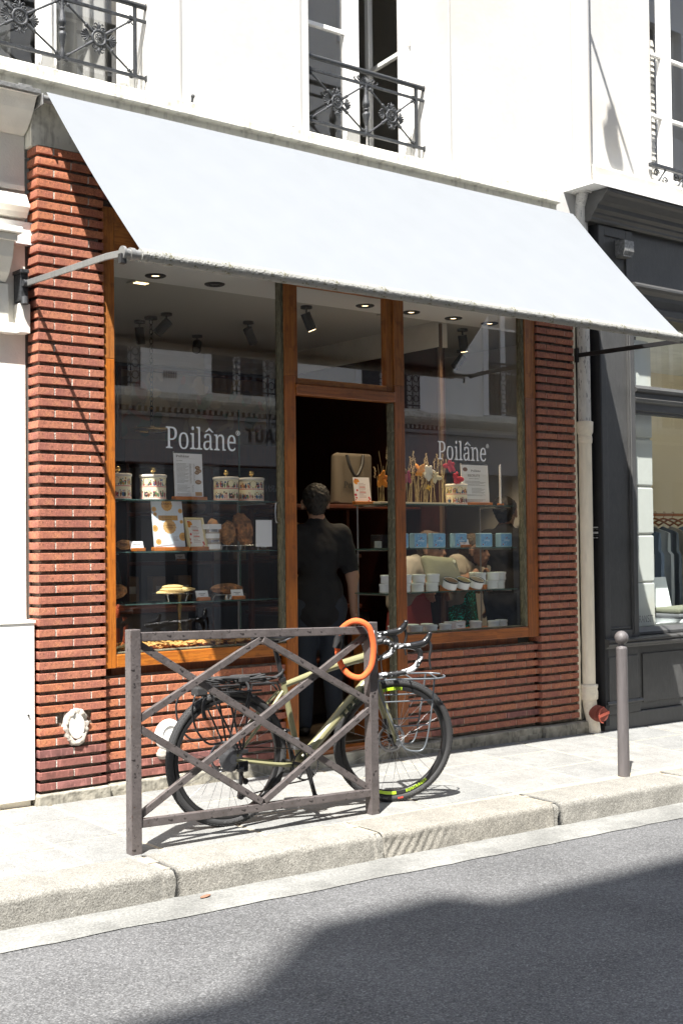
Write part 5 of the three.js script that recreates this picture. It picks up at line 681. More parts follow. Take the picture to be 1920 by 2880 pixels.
// ------------------------------------------------------------------ bicycle
{
  const O = [1.09, -.031, 1.06], bike = thing('bicycle', 'olive green gravel bicycle with front and rear racks locked to the barrier', 'bicycle', O), Z = 1.06; bike.rotation.y = rad(-4.2); bike.position.x += .004;
  const A = (parent, n, gs, m, lab) => part(parent, n, (Array.isArray(gs) ? gs : [gs]).map(g => clean(g).clone().translate(-O[0], -O[1], -O[2])), m, lab), B = (n, gs, m, lab) => A(bike, n, gs, m, lab);
  const paint = phys([.195, .187, .098], .40, { clearcoat: .35, clearcoatRoughness: .25 }), grey = mat([.13, .145, .16], .4, { metalness: .4 }), rubber = mat([.030, .030, .031], .72, { bumpMap: fineBump, bumpScale: .001 }), rimM = mat([.016, .016, .017], .4), lime = mat([.40, .60, .03], .5), wht = mat([.7, .7, .7], .6);
  const tape = mat([.9, .9, .9], .6, { map: tex(256, .16, (u, v) => { const a = fbm(u, v, 6, 4, 401); return mixc([.07, .07, .075], [.82, .83, .84], st(.53, .58, a)); }) });
  const rear = V(.562, .326, Z), fr = V(1.628, .316, Z), RW = .352, H = V(1.475, .75, Z), axis = V(-.055, .17, 0).normalize();
  const SM = new THREE.Matrix4().makeTranslation(H.x, H.y, H.z).multiply(new THREE.Matrix4().makeRotationAxis(axis, rad(-19.5))).multiply(new THREE.Matrix4().makeTranslation(-H.x, -H.y, -H.z));
  const S = gs => (Array.isArray(gs) ? gs : [gs]).map(g => clean(g).applyMatrix4(SM)), I = gs => Array.isArray(gs) ? gs : [gs];
  const wheel = (c, T, lab, cas) => {
    const w = A(bike, 'tyre', T(new THREE.TorusGeometry(RW - .0215, .0205, 14, 90).translate(c.x, c.y, c.z)), rubber, lab);
    const kn = []; for (let k = 0; k < 118; k++) for (let r = -2; r <= 2; r++) { const a = (k + (r % 2 ? .5 : 0)) / 118 * 6.2832, tw = r * .42, q = new THREE.BoxGeometry(.010, .0045, .0055).rotateX(0); q.translate(0, .0205, 0).rotateX(tw).translate(0, RW - .0215, 0).rotateZ(a).translate(c.x, c.y, c.z); kn.push(q); } A(w, 'tread', T(kn), rubber).userData.kind = 'stuff';
    A(w, 'rim', T([lathe([[.287, -.010], [.292, -.013], [.309, -.0135], [.311, -.011], [.309, .0], [.311, .011], [.309, .0135], [.292, .013], [.287, .010], [.287, -.010]], 0, 0, 0, 72).rotateX(Math.PI / 2).translate(c.x, c.y, c.z)]), rimM);
    const sp = []; for (let k = 0; k < 28; k++) { const a = k / 28 * 6.2832, s = k % 2 ? 1 : -1, off = (k % 4 < 2 ? 1 : -1) * 1.15; sp.push(rod([c.x + Math.cos(a + off) * .024, c.y + Math.sin(a + off) * .024, c.z + s * .028], [c.x + Math.cos(a) * .289, c.y + Math.sin(a) * .289, c.z], .0011, 5)); } for (const s of sp) A(w, 'spoke', T(s), M.steel);
    A(w, 'hub', T([rod([c.x, c.y, c.z - .05], [c.x, c.y, c.z + .05], .014, 14), rod([c.x, c.y, c.z - .034], [c.x, c.y, c.z - .026], .027, 16), rod([c.x, c.y, c.z + .026], [c.x, c.y, c.z + .034], .027, 16)]), M.black);
    const rt = []; rt.push(new THREE.TorusGeometry(.072, .0085, 4, 48).scale(1, 1, .16).translate(c.x, c.y, c.z - .045)); for (let k = 0; k < 6; k++) { const a = k * 1.047; rt.push(rod([c.x + Math.cos(a) * .02, c.y + Math.sin(a) * .02, c.z - .045], [c.x + Math.cos(a + .3) * .068, c.y + Math.sin(a + .3) * .068, c.z - .045], .003, 5)); } A(w, 'brake_disc', T(rt), M.steel);
    const arcText = (s, size, R, a0, m, f = fontB, sp_ = 1) => { let a = a0; const gs = []; for (const ch of s) { const g = text(ch, size, .0006, f); g.computeBoundingBox(); const wd = ch === ' ' ? size * .4 : (g.boundingBox.max.x + size * .08) * sp_; const am = a + wd / 2 / R; gs.push(g.translate(-wd / 2, 0, 0).translate(0, -R, 0).rotateZ(am + Math.PI * 0).translate(c.x, c.y, c.z + .0145)); a += wd / R; } return A(w, 'lettering', T(gs), m); };
    if (!cas) { // lime wordmark and stripes on the rim, grey maker's lettering on the tyre
      arcText('BONTRAGER', .017, .3065, .26, lime); const seg = (a, b, r0, r1, m, z = .0143) => { const sh = new THREE.Shape(); sh.absarc(0, 0, r1, a, b, false); sh.absarc(0, 0, r0, b, a, true); return new THREE.ExtrudeGeometry(sh, { depth: .0006, bevelEnabled: false, curveSegments: 10 }).translate(c.x, c.y, c.z + z); };
      A(w, 'rim_stripe', T([seg(-1.86, -1.50, .290, .3075), ...[0, 1, 2, 3, 4, 5].map(k => seg(-2.02 + k * .026, -2.008 + k * .026, .290, .3075)), seg(1.62, 2.1, .290, .3075), ...[0, 1, 2, 3, 4, 5].map(k => seg(1.46 + k * .026, 1.474 + k * .026, .290, .3075))]), lime);
      for (const [s, a0] of [['SCHWALBE', .34], ['G-ONE', -.24], ['SCHWALBE', 3.6]]) { let a = a0; const gs = []; for (const ch of s) { const g = text(ch, .011, .0006, fontR); g.translate(-.004, 0, 0).rotateX(.35).translate(0, -.333, .0205).rotateZ(a).translate(c.x, c.y, c.z); gs.push(g); a += .0115 / .33; } A(w, 'tyre_lettering', T(gs), mat([.22, .22, .22], .7)); }
      A(w, 'red_mark', T([0, 1, 2, 3, 4].map(k => box(-.0022, .0022, -.334, -.324, .0195, .0205).rotateZ(.10 + k * .02).translate(c.x, c.y, c.z))), mat([.6, .06, .03], .6));
    } else { let a = -.10; const gs = []; for (const ch of 'G-ONE SCHWALBE') { const g = text(ch, .011, .0006, fontR); g.translate(-.004, 0, 0).rotateX(.35).translate(0, -.333, .0205).rotateZ(a).translate(c.x, c.y, c.z); gs.push(g); a += .0115 / .33; } A(w, 'tyre_lettering', gs, mat([.22, .22, .22], .7)); }
    return w;
  };
  wheel(rear, I, 'rear tyre', true); wheel(fr, S, 'front tyre, steered to the street');
  // frame
  const bb = V(1.005, .250, Z), st_ = V(.900, .705, Z), hb = V(1.502, .668, Z), ht = V(1.449, .832, Z);
  B('down_tube', [taper([[bb.x + .01, bb.y + .02, Z], [1.25, .48, Z], [hb.x - .02, hb.y + .02, Z]], [.026, .029, .027], 16)], paint); B('top_tube', [taper([[st_.x + .005, st_.y - .03, Z], [1.18, .745, Z], [ht.x - .008, ht.y - .035, Z]], [.016, .020, .024], 14)], paint); B('seat_tube', rod(bb, st_, .0165, 14), paint); B('head_tube', taper([[hb.x, hb.y, Z], [1.475, .75, Z], [ht.x, ht.y, Z]], [.029, .025, .024], 16), paint); B('bottom_bracket', rod([bb.x, bb.y, Z - .045], [bb.x, bb.y, Z + .045], .024, 16), paint);
  for (const s of [-1, 1]) { B('chain_stay', taper([[bb.x - .02, bb.y - .005, Z + s * .03], [.80, .275, Z + s * .055], [rear.x + .01, rear.y - .005, Z + s * .068]], [.013, .011, .009], 10), paint); B('seat_stay', taper([[st_.x - .012, st_.y - .06, Z + s * .018], [.76, .52, Z + s * .05], [rear.x + .015, rear.y + .012, Z + s * .066]], [.010, .009, .008], 10), paint); B('dropout', bbox(rear.x - .012, rear.x + .03, rear.y - .028, rear.y + .022, Z + s * .066 - .004, Z + s * .066 + .004, .003), paint); }
  // wordmark along the down tube
  { const d = V().subVectors(hb, bb).normalize(), ang = Math.atan2(d.y, d.x), g = text('TREK', .044, .002, fontB, 1.5); g.translate(0, -.022, .0300).rotateZ(ang).translate(1.255, .475, Z); B('lettering', g, mat([.035, .045, .03], .5)); }
  B('seat_post', rod([.903, .69, Z], [.842, .925, Z], .0135, 14), M.black); B('seat_clamp', rod([.9, .695, Z], [.895, .715, Z], .021, 14), M.black);
  { const pos = [], idx = [], N = 22, K = 16; for (let i = 0; i <= N; i++) { const u = i / N, x = .715 + u * .27, hw = u < .35 ? .068 * Math.sqrt(Math.min(1, (u + .02) / .12)) : .068 - (.068 - .017) * Math.pow((u - .35) / .4, 1.2) * (u < .75 ? 1 : 0) - (u >= .75 ? .051 + .006 * (u - .75) : 0), e = u > .94 ? Math.sqrt(Math.max(.02, 1 - Math.pow((u - .94) / .06, 2))) : 1, y = .945 + .016 * Math.pow(1 - u, 2.2) - .010 * Math.sin(u * 3.1) ; for (let k = 0; k < K; k++) { const a = k / K * 6.2832, sy = Math.sin(a) > 0 ? .016 : .026 * (1 - .4 * u); pos.push(x, y + Math.sin(a) * sy * e - .004, Z + Math.cos(a) * Math.max(.014, hw) * e); } } for (let i = 0; i < N; i++) for (let k = 0; k < K; k++) { const a = i * K + k, b = i * K + (k + 1) % K; idx.push(a, a + K, b, b, a + K, b + K); } for (const i of [0, N]) for (let k = 1; k < K - 1; k++) i ? idx.push(i * K, i * K + k, i * K + k + 1) : idx.push(0, k + 1, k); const g = new THREE.BufferGeometry(); g.setAttribute('position', new THREE.Float32BufferAttribute(pos, 3)); g.setIndex(idx.reverse()); g.computeVertexNormals(); const sd = B('saddle', g, mat([.016, .020, .028], .38)); A(sd, 'saddle_rail', [-1, 1].map(s => tube([[.735, .925, Z + s * .045], [.76, .905, Z + s * .035], [.80, .912, Z + s * .022], [.88, .912, Z + s * .022], [.94, .925, Z + s * .012], [.965, .935, Z + s * .005]], .0036, 6, 30)), M.steel); A(sd, 'clamp', bbox(.82, .865, .905, .93, Z - .028, Z + .028, .005), M.black); }
  // drivetrain
  const cz = Z + .042; { const ring = []; for (let r = 0; r < 9; r++) { const R = .026 + r * .0052, q = new THREE.CylinderGeometry(R, R, .0022, 30).rotateX(Math.PI / 2).translate(rear.x, rear.y, cz + .028 - r * .0042); ring.push(q); for (let k = 0; k < 18; k++) ring.push(box(-.0022, .0022, R - .001, R + .0035, -.001, .001).rotateZ(k / 18 * 6.2832).translate(rear.x, rear.y, cz + .028 - r * .0042)); } B('cassette', ring, M.steel); }
  const CZ = Z + .054; { const g = [new THREE.TorusGeometry(.078, .0042, 6, 60).translate(bb.x, bb.y, CZ)]; for (let k = 0; k < 42; k++) g.push(box(-.0026, .0026, .079, .0855, -.0012, .0012).rotateZ(k / 42 * 6.2832).translate(bb.x, bb.y, CZ)); for (let k = 0; k < 5; k++) { const a = k * 1.2566 + .4; g.push(rod([bb.x + Math.cos(a) * .018, bb.y + Math.sin(a) * .018, CZ + .004], [bb.x + Math.cos(a) * .074, bb.y + Math.sin(a) * .074, CZ], .0075, 8)); } B('chainring', g, M.black); }
  for (const s of [1, -1]) { const e = s > 0 ? V(1.045, .085, 0) : V(.965, .415, 0), z = Z + s * .075; const c = B('crank_arm', [taper([[bb.x, bb.y, z - s * .006], [(bb.x + e.x) / 2, (bb.y + e.y) / 2, z], [e.x, e.y, z + s * .008]], [.017, .012, .012], 10), ball(.015, e.x, e.y, z + s * .008, 10, 8), ball(.02, bb.x, bb.y, z - s * .006, 12, 8)], M.blackGloss); const p = A(c, 'pedal', [bbox(e.x - .045, e.x + .045, e.y - .006, e.y + .006, z + s * .02, z + s * .03, .003), bbox(e.x - .045, e.x + .045, e.y - .006, e.y + .006, z + s * .085, z + s * .095, .003), ...[-.045, .037, -.004].map(o => bbox(e.x + o, e.x + o + .008, e.y - .007, e.y + .007, z + s * .02, z + s * .095, .002)), rod([e.x, e.y, z + s * .005], [e.x, e.y, z + s * .09], .007, 8)], M.black); A(p, 'reflector', bbox(e.x - .052, e.x - .046, e.y - .006, e.y + .006, z + s * .035, z + s * .08, .001), mat([.7, .2, .02], .3)); }
  { const pts = []; const up = [[rear.x + .0, rear.y + .052], [.70, .372], [.85, .352], [bb.x, bb.y + .082]], lo = [[bb.x, bb.y - .082], [.85, .155], [.70, .135], [.625, .125], [.60, .14], [.612, .175], [.63, .21], [.622, .245], [.59, .262]]; const links = (P) => { const c = new THREE.CatmullRomCurve3(P.map(([x, y]) => V(x, y, CZ - .004 - (1.0 - x) * .02)), false, 'centripetal'), n = Math.floor(c.getLength() / .0105), gs = []; for (let k = 0; k < n; k++) { const a = c.getPointAt(k / n), b = c.getPointAt((k + .95) / n), m = a.clone().add(b).multiplyScalar(.5), g = new THREE.BoxGeometry(.0115, .0065, k % 2 ? .006 : .0035); g.rotateZ(Math.atan2(b.y - a.y, b.x - a.x)).translate(m.x, m.y, m.z); gs.push(g); } return gs; }; const m = B('chain', [...links(up), ...links(lo)], mat([.05, .045, .04], .4, { metalness: .8 })); m.userData.kind = 'stuff'; }
  B('rear_derailleur', [bbox(.585, .645, .255, .315, CZ - .006, CZ + .024, .010, 2), taper([[.61, .29, CZ + .01], [.60, .20, CZ + .012], [.605, .135, CZ + .008]], [.016, .010, .007], 8), rod([.606, .132, CZ - .006], [.606, .132, CZ + .012], .018, 14), rod([.632, .205, CZ - .006], [.632, .205, CZ + .012], .016, 14), ball(.017, .60, .272, CZ + .024, 10, 8)], M.blackGloss); B('front_derailleur', [bbox(.945, 1.04, .335, .352, CZ - .012, CZ + .012, .005), bbox(.93, .965, .335, .40, CZ - .03, CZ + .01, .008, 2)], M.steel);
  // fork, stem and drop bar, turned with the front wheel
  for (const s of [-1, 1]) B('fork_blade', S(taper([[hb.x + .012, hb.y - .03, Z + s * .028], [1.555, .52, Z + s * .05], [1.60, .40, Z + s * .055], [fr.x, fr.y - .005, Z + s * .056]], [.017, .0165, .014, .012], 12)), paint);
  B('fork_crown', S([rod([hb.x, hb.y - .004, Z], [hb.x + .008, hb.y - .028, Z], .030, 14), bbox(hb.x - .012, hb.x + .032, hb.y - .05, hb.y - .016, Z - .045, Z + .045, .012, 2)]), paint); B('axle_cap', S([rod([fr.x, fr.y, Z + .05], [fr.x, fr.y, Z + .075], .013, 12)]), M.steel); B('brake_caliper', S([bbox(1.575, 1.605, .37, .43, Z - .068, Z - .03, .006, 2)]), M.black);
  B('headset_spacer', [rod([ht.x, ht.y, Z], [ht.x - .012, ht.y + .038, Z], .019, 14)], M.black); B('stem', S([taper([[ht.x - .012, ht.y + .034, Z], [1.50, .876, Z], [1.555, .886, Z]], [.021, .017, .018], 12), rod([1.555, .886, Z - .024], [1.555, .886, Z + .024], .022, 14)]), M.black);
  const half = s => [[1.555, .886, Z + s * .02], [1.556, .886, Z + s * .15], [1.565, .887, Z + s * .185], [1.60, .889, Z + s * .205], [1.645, .886, Z + s * .211], [1.684, .866, Z + s * .213], [1.692, .828, Z + s * .215], [1.664, .775, Z + s * .217], [1.60, .747, Z + s * .219], [1.47, .732, Z + s * .222]];
  for (const s of [1, -1]) { B('handlebar', S([uvBox(tube(half(s), .0158, 10, 70))]), tape); B('bar_end_plug', S([rod([1.472, .732, Z + s * .222], [1.455, .730, Z + s * .2225], .0175, 12)]), M.steel); const hd = B('brake_hood', S([taper([[1.63, .892, Z + s * .211], [1.675, .897, Z + s * .211], [1.715, .910, Z + s * .209], [1.738, .938, Z + s * .206], [1.744, .956, Z + s * .205]], [.018, .021, .020, .019, .013], 12), ball(.0145, 1.744, .954, Z + s * .205, 12, 8)]), M.blackGloss); A(hd, 'brake_lever', S([taper([[1.735, .925, Z + s * .207], [1.752, .885, Z + s * .212], [1.745, .82, Z + s * .214], [1.755, .76, Z + s * .216]], [.010, .008, .006, .005], 8)]), M.black); }
  B('brake_cable', S([tube([[1.60, .874, Z + .19], [1.565, .85, Z + .08], [1.53, .80, Z + .03], [1.545, .65, Z + .05], [1.60, .42, Z + .06]], .0026, 6, 40), tube([[1.60, .874, Z - .19], [1.60, .83, Z - .05], [1.52, .79, Z + .028], [1.44, .74, Z + .03]], .0026, 6, 40)]), M.black);
  // front rack
  { const g = []; for (const s of [-1, 1]) { const z = Z + s * .075; g.push(tube([[1.49, .672, z], [1.60, .678, z], [1.86, .680, z], [1.905, .682, z * .5 + Z * .5], ...(s < 0 ? [] : [[1.91, .682, Z]])], .0053, 8, 30), tube([[1.50, .672, z], [1.505, .62, z + s * .01], [1.585, .44, z + s * .014], [1.66, .295, z + s * .012], [1.70, .275, z + s * .012], [1.765, .275, z + s * .012], [1.785, .30, z + s * .012], [1.815, .50, z + s * .012], [1.83, .678, z]], .0053, 8, 60), rod([1.535, .555, z + s * .012], [1.822, .56, z + s * .012], .0042, 8), rod([1.60, .415, z + s * .013], [1.803, .42, z + s * .012], .0042, 8)); } for (const x of [1.55, 1.70, 1.85]) g.push(rod([x, .679, Z - .075], [x, .679, Z + .075], .0042, 8)); g.push(rod([1.62, .34, Z - .085], [1.628, .318, Z - .06], .006, 6), rod([1.62, .345, Z + .085], [1.628, .318, Z + .06], .006, 6)); B('front_rack', S(g), grey); }
  // rear rack, straps
  { const g = []; for (const s of [-1, 1]) { const z = Z + s * .055; g.push(tube([[.80, .700, z], [.60, .702, z], [.40, .704, z], [.345, .700, z - s * .02]], .0055, 8, 24), tube([[.33, .66, z + s * .03], [.315, .60, z + s * .035], [.335, .50, z + s * .038], [.40, .425, z + s * .04], [.47, .42, z + s * .04]], .0055, 8, 24), rod([.42, .702, z], [.585, .375, z + s * .022], .0055, 8), rod([.53, .702, z], [.60, .375, z + s * .022], .0055, 8), rod([.68, .702, z], [.61, .375, z + s * .022], .0055, 8), tube([[.33, .66, z + s * .03], [.36, .70, z + s * .01], [.50, .675, z + s * .03], [.72, .67, z + s * .03]], .005, 8, 24), tube([[.80, .700, z], [.845, .69, z * .6 + Z * .4], [.875, .652, Z + s * .018]], .005, 8, 14), bbox(.575, .64, .352, .372, z + s * .018, z + s * .028, .003)); } for (const x of [.36, .5, .64, .78]) g.push(rod([x, .702, Z - .055], [x, .702, Z + .055], .005, 8)); B('rear_rack', g, M.black);
    const sp = []; for (let k = 0; k < 9; k++) { const P = []; let x = rr(.38, .50), z = Z + rr(-.05, .05); for (let q = 0; q < 6; q++) { P.push([x + q * rr(.05, .075), .722 + rr(-.006, .026), z + rr(-.035, .035)]); } sp.push(tube(P, rr(.004, .009), 6, 40)); } sp.push(tube([[.62, .73, Z + .06], [.645, .70, Z + .075], [.64, .64, Z + .085], [.625, .58, Z + .082]], .008, 6, 20), tube([[.40, .72, Z + .06], [.39, .66, Z + .085], [.375, .60, Z + .09], [.385, .555, Z + .088]], .011, 6, 20), tube([[.70, .725, Z + .02], [.80, .715, Z + .012], [.88, .735, Z + .01], [.90, .76, Z + .005]], .009, 6, 20), bbox(.60, .66, .715, .745, Z + .03, Z + .075, .006, 2), bbox(.335, .40, .665, .71, Z + .03, Z + .10, .01, 2)); B('strap', sp, mat([.02, .02, .021], .75)); }
}
// ------------------------------------------------------------------ orange lock round the rail
{
  const t = thing('bicycle_lock', 'thick orange sleeved loop lock hung round the barrier rail', 'lock'); const P = [[1.232, 1.012, 1.262], [1.285, .985, 1.300], [1.312, .915, 1.308], [1.318, .84, 1.308], [1.300, .755, 1.300], [1.255, .708, 1.275], [1.212, .725, 1.225], [1.186, .79, 1.185], [1.180, .88, 1.172], [1.188, .96, 1.190]];
  part(t, 'sleeve', tube(P, .0162, 14, 120, true), mat([.82, .135, .03], .75, { bumpMap: fineBump, bumpScale: .003 })); part(t, 'barrel', [rod([1.176, .865, 1.171], [1.184, .915, 1.176], .0235, 16), rod([1.180, .90, 1.174], [1.186, .935, 1.180], .020, 16)], M.black); part(t, 'band', new THREE.TorusGeometry(.019, .003, 6, 18).rotateX(.9).rotateZ(.5).translate(1.199, .755, 1.204), M.black);
}
// ------------------------------------------------------------------ people in the bakery
function sdf(bones, c, h, n, k = .03) { // smooth union of tapered capsules, meshed
  const mc = new MarchingCubes(n, new THREE.MeshBasicMaterial(), false, false, 160000); mc.isolation = 0; const f = mc.field, hs = n / 2;
  const B = bones.map(([a, b, ra, rb]) => { const A = V(...a), D = V(...b).sub(A); return [A, D, D.lengthSq() || 1e-9, ra, rb]; }), p = V(), q = V();
  for (let z = 0; z < n; z++) for (let y = 0; y < n; y++) for (let x = 0; x < n; x++) {
    p.set(c[0] + (x - hs) / hs * h[0], c[1] + (y - hs) / hs * h[1], c[2] + (z - hs) / hs * h[2]); let d = 1e3;
    for (const [A, D, l2, ra, rb] of B) { q.subVectors(p, A); const t = Math.min(1, Math.max(0, q.dot(D) / l2)); const e = q.addScaledVector(D, -t).length() - (ra + (rb - ra) * t); const m = Math.max(0, k - Math.abs(d - e)) / k; d = Math.min(d, e) - m * m * k * .25; }
    f[(z * n + y) * n + x] = -d;
  }
  mc.update(); const g = new THREE.BufferGeometry(), N = mc.count; g.setAttribute('position', new THREE.Float32BufferAttribute(mc.positionArray.slice(0, N * 3), 3)); g.scale(h[0], h[1], h[2]).translate(...c); const q2 = mergeVertices(g, 1e-4); q2.computeVertexNormals(); return q2;
}
function hand(w, dir, curl, s = 1) { // palm, four fingers and thumb hanging from wrist w
  const P = (x, y, z) => [w[0] + dir * x * s, w[1] - y * s, w[2] + z * s], b = [[P(0, -.02, 0), P(.004, .03, 0), .022, .026], [P(.004, .03, -.02), P(.004, .085, -.024), .014, .013], [P(.004, .03, .0), P(.004, .09, .0), .015, .013], [P(.004, .03, .02), P(.004, .085, .024), .014, .012]];
  [[-.028, .068], [-.010, .078], [.009, .072], [.027, .056]].forEach(([z, l]) => { b.push([P(.004, .085, z), P(.004 + curl * .012, .085 + l * .5, z), .0095, .0088], [P(.004 + curl * .012, .085 + l * .5, z), P(.004 + curl * .034, .085 + l * .9, z), .0088, .0078]); }); b.push([P(.004, .025, -.026), P(.014, .06, -.052), .012, .010], [P(.014, .06, -.052), P(.022, .092, -.056), .010, .0085]); return b;
}
const crease = g => { const p = g.attributes.position, nn = g.attributes.normal; for (let i = 0; i < p.count; i++) { const x = p.getX(i), y = p.getY(i), z = p.getZ(i), d = .009 * noise3.noise(x * 7 + y * 3, y * 9 - x * 4, z * 7) + .006 * noise3.noise(x * 16, y * 22 + x * 10, z * 16); p.setXYZ(i, x + nn.getX(i) * d, y + nn.getY(i) * d, z + nn.getZ(i) * d); } g.computeVertexNormals(); return g; };
function person(label, o) { // joints given in metres from the floor point at o.pos, facing -z when o.turn is 0
  const t = thing('person', label, 'person', o.pos); t.rotation.y = o.turn || 0; const j = o.j;
  const arms = ['L', 'R'].flatMap(s => [[j['sh' + s], j['el' + s], .050, .040], [j['el' + s], j['wr' + s], .040, .027]]), legs = ['L', 'R'].flatMap(s => [[j['hip' + s], j['kn' + s], .088, .058], [j['kn' + s], j['an' + s], .056, .038], [j['an' + s], [j['an' + s][0], .035, j['an' + s][2] + (o.toe || -.13)], .040, .030]]);
  const hd = j.head, fz = o.face || -1, head = [[[hd[0], hd[1] + .03, hd[2] - fz * .018], [hd[0], hd[1] + .035, hd[2] + fz * .012], .092, .088], [[hd[0], hd[1] - .04, hd[2] + fz * .045], [hd[0], hd[1] - .085, hd[2] + fz * .055], .058, .042], [[hd[0], hd[1] - .005, hd[2] + fz * .095], [hd[0], hd[1] - .035, hd[2] + fz * .108], .011, .016], [[hd[0] - .02, hd[1] - .065, hd[2] + fz * .098], [hd[0] + .02, hd[1] - .065, hd[2] + fz * .098], .009, .009], [[hd[0] - .090, hd[1] + .012, hd[2]], [hd[0] - .092, hd[1] - .03, hd[2] + fz * .008], .014, .010], [[hd[0] + .090, hd[1] + .012, hd[2]], [hd[0] + .092, hd[1] - .03, hd[2] + fz * .008], .014, .010]];
  const neck = [[j.neck, [hd[0], hd[1] - .05, hd[2] - fz * .015], .056, .052]], torso = [[j.neck, j.chest, .062, .115], [[j.shL[0] * .55 + j.chest[0] * .45, j.shL[1] - .02, j.shL[2]], [j.shR[0] * .55 + j.chest[0] * .45, j.shR[1] - .02, j.shR[2]], .075, .075], [[j.chest[0] - .07, j.chest[1], j.chest[2]], [j.chest[0] + .07, j.chest[1], j.chest[2]], .115, .115], [[j.waist[0] - .06, j.waist[1], j.waist[2]], [j.waist[0] + .06, j.waist[1], j.waist[2]], .105, .105], [j.chest, j.waist, .12, .115], [j.waist, [j.waist[0], j.hipL[1] - .01, j.hipL[2]], .125, .13]];
  const c = [0, o.h / 2, 0], hb = [o.w || .5, o.h / 2 + .06, o.d || .42], n = o.n || 84, fat = (b, e) => b.map(([p, q, r, s]) => [p, q, r + e, s + e]);
  const body = merge([sdf([...neck, ...torso.map(([p, q, r, s]) => [p, q, r - .012, s - .012]), ...arms, ...legs.map(([p, q, r, s]) => [p, q, r - .01, s - .01])], c, hb, n, .04), sdf([...head, [j.neck, [hd[0], hd[1] - .05, hd[2] - fz * .015], .052, .050]], [hd[0], hd[1] - .02, hd[2]], [.16, .18, .17], 72, .022), ...['L', 'R'].map((s, i) => sdf([[j['el' + s], j['wr' + s], .038, .027], ...hand(j['wr' + s], i ? 1 : -1, i ? -1 : 1)], [j['wr' + s][0], j['wr' + s][1] - .06, j['wr' + s][2]], [.10, .15, .10], 64, .010))]);
  const m = part(t, 'body', body, M.skin);
  const mid = (a, b, k) => a.map((v, i) => v + (b[i] - v) * k);
  part(t, 'shirt', crease(sdf([...fat(torso, .010), [[j.waist[0] - .045, j.waist[1] - .02, j.waist[2]], [j.waist[0] - .05, j.hipL[1] - .03, j.hipL[2]], .125, .135], [[j.waist[0] + .045, j.waist[1] - .02, j.waist[2]], [j.waist[0] + .05, j.hipL[1] - .03, j.hipL[2]], .125, .135], ...['L', 'R'].map(s => [j['sh' + s], mid(j['sh' + s], j['el' + s], o.sleeve || .62), .066, .060])], c, hb, n, .05)), o.shirt);
  part(t, o.skirt ? 'skirt' : 'trousers', o.skirt ? sdf([[[j.waist[0], j.hipL[1] + .05, j.waist[2]], [j.waist[0], j.hipL[1] - .42, j.waist[2]], .155, .20]], c, hb, n, .05) : sdf([...fat(legs.filter((_, i) => i % 3 < 2), .018), [j.hipL, j.hipR, .115, .115], [[j.waist[0] - .05, j.hipL[1] + .05, j.waist[2]], [j.waist[0] + .05, j.hipL[1] + .05, j.waist[2]], .118, .118]], c, hb, n, .05), o.legs);
  part(t, 'shoes', ['L', 'R'].map(s => mergeVertices(new THREE.SphereGeometry(1, 16, 10)).scale(.048, .042, .13).translate(j['an' + s][0], .040, j['an' + s][2] - .05 * (o.toe > 0 ? -1 : 1))), M.black);
  const hr = [[[hd[0], hd[1] + .050, hd[2] - fz * .030], [hd[0], hd[1] + .052, hd[2] + fz * .028], .098, .082], [[hd[0], hd[1] + .015, hd[2] - fz * .038], [hd[0], hd[1] - .02, hd[2] - fz * .042], .090, .070]]; if (o.long) hr.push([[hd[0], hd[1], hd[2] - fz * .06], [hd[0], hd[1] - .22, hd[2] - fz * .07], .08, .06]);
  part(t, 'hair', jitter(sdf(hr, [hd[0], hd[1] - .02, hd[2]], [.17, .24, .18], 64, .02), .007, 55), o.hair || M.hair);
  for (const s of [-1, 1]) part(t, 'eye', ball(.0105, hd[0] + s * .032, hd[1] + .005, hd[2] + fz * .083, 10, 8), M.blackGloss);
}
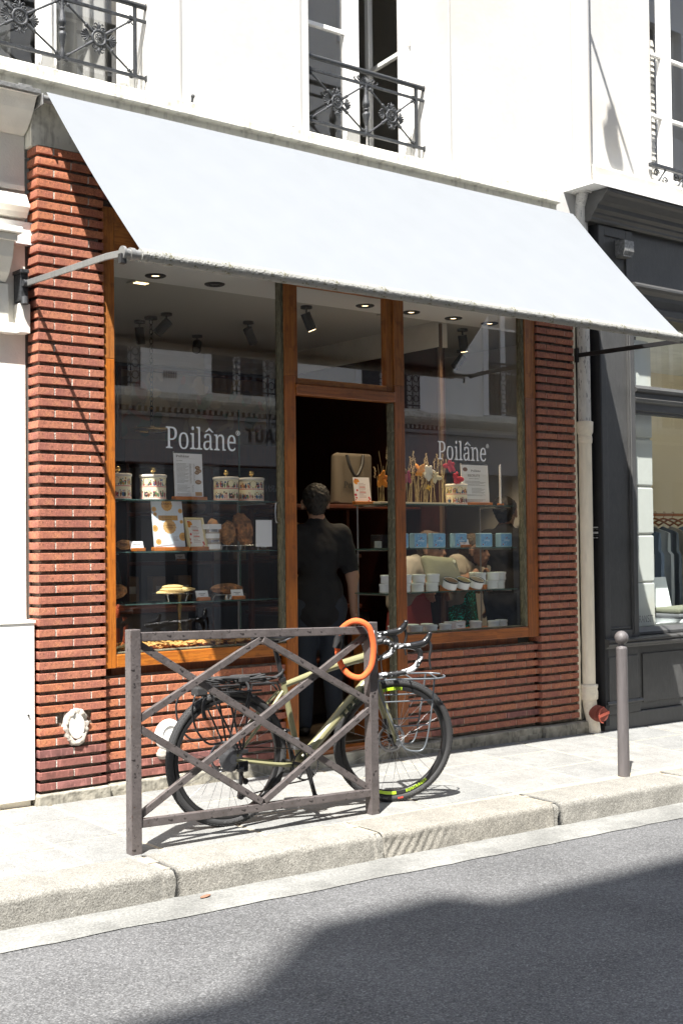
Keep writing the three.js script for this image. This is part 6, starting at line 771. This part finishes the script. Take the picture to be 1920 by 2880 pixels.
{
  const navy = mat([.010, .011, .014], .9), jeans = mat([.022, .030, .045], .9), tee = mat([.36, .345, .31], .9), sequin = mat([.25, .95, .85], .35, { metalness: .5, map: tex(256, .3, (u, v) => { const a = vnoise(u * 40, v * 40, 40, 9), l = fbm(u, v, 4, 3, 12); return mixc([.1, .35, .25], [.3, 1, .95], st(.45, .7, a * .5 + l * .5)); }) });
  person('person in a dark polo shirt and jeans standing in the doorway, back turned', { pos: [2.40, FLOOR, -.60], turn: rad(-28), h: 1.78, shirt: navy, legs: jeans, n: 96, sleeve: .8, j: { head: [-.01, 1.635, .0], neck: [0, 1.50, .02], chest: [0, 1.30, .0], waist: [0, 1.02, 0], shL: [-.175, 1.425, .02], shR: [.175, 1.425, .02], elL: [-.235, 1.13, .03], elR: [.245, 1.12, .03], wrL: [-.22, .87, -.06], wrR: [.262, .86, -.02], hipL: [-.09, .90, 0], hipR: [.09, .90, 0], knL: [-.10, .48, -.02], knR: [.10, .48, -.01], anL: [-.11, .09, .03], anR: [.11, .09, .02] } });
  person('person in a white t-shirt leaning over beside the linen cushion', { pos: [3.45, FLOOR, -.76], turn: rad(200), h: 1.5, shirt: tee, legs: mat([.32, .05, .05], .9), skirt: true, hair: mat([.05, .03, .02], .7), j: { head: [0, 1.30, -.16], neck: [0, 1.20, -.08], chest: [0, 1.10, -.02], waist: [0, 1.0, .04], shL: [-.17, 1.18, -.04], shR: [.17, 1.18, -.04], elL: [-.24, 1.02, -.10], elR: [.24, 1.02, -.10], wrL: [-.12, 1.06, -.20], wrR: [.12, 1.06, -.20], hipL: [-.09, .93, .06], hipR: [.09, .93, .06], knL: [-.10, .48, .02], knR: [.10, .48, .02], anL: [-.11, .09, .06], anR: [.11, .09, .06] } });
  person('person in a cream t-shirt and green sequinned skirt bending behind the white pots', { pos: [4.16, FLOOR, -.98], turn: rad(205), h: 1.5, shirt: mat([.38, .36, .31], .9), legs: sequin, skirt: true, hair: mat([.06, .035, .02], .7), long: true, j: { head: [.02, 1.28, -.14], neck: [0, 1.19, -.06], chest: [0, 1.10, -.01], waist: [0, .99, .04], shL: [-.16, 1.19, -.02], shR: [.16, 1.19, -.02], elL: [-.24, 1.06, -.12], elR: [.22, 1.04, -.10], wrL: [-.12, 1.10, -.18], wrR: [.12, 1.10, -.18], hipL: [-.09, .92, .05], hipR: [.09, .92, .05], knL: [-.10, .48, .02], knR: [.10, .48, .02], anL: [-.11, .09, .06], anR: [.11, .09, .06] } });
  person('person in a black t-shirt standing beyond the partition in the bakery', { pos: [4.72, FLOOR, -1.0], turn: rad(-70), h: 1.75, shirt: mat([.012, .012, .013], .9), legs: jeans, j: { head: [0, 1.60, .0], neck: [0, 1.47, .02], chest: [0, 1.27, .0], waist: [0, 1.0, 0], shL: [-.17, 1.40, .02], shR: [.17, 1.40, .02], elL: [-.23, 1.11, .02], elR: [.23, 1.11, .02], wrL: [-.22, .86, -.08], wrR: [.22, .86, -.08], hipL: [-.09, .88, 0], hipR: [.09, .88, 0], knL: [-.10, .47, -.02], knR: [.10, .47, -.02], anL: [-.11, .09, .03], anR: [.11, .09, .03] } });
}
camera.updateMatrixWorld();
renderer.render(scene, camera);
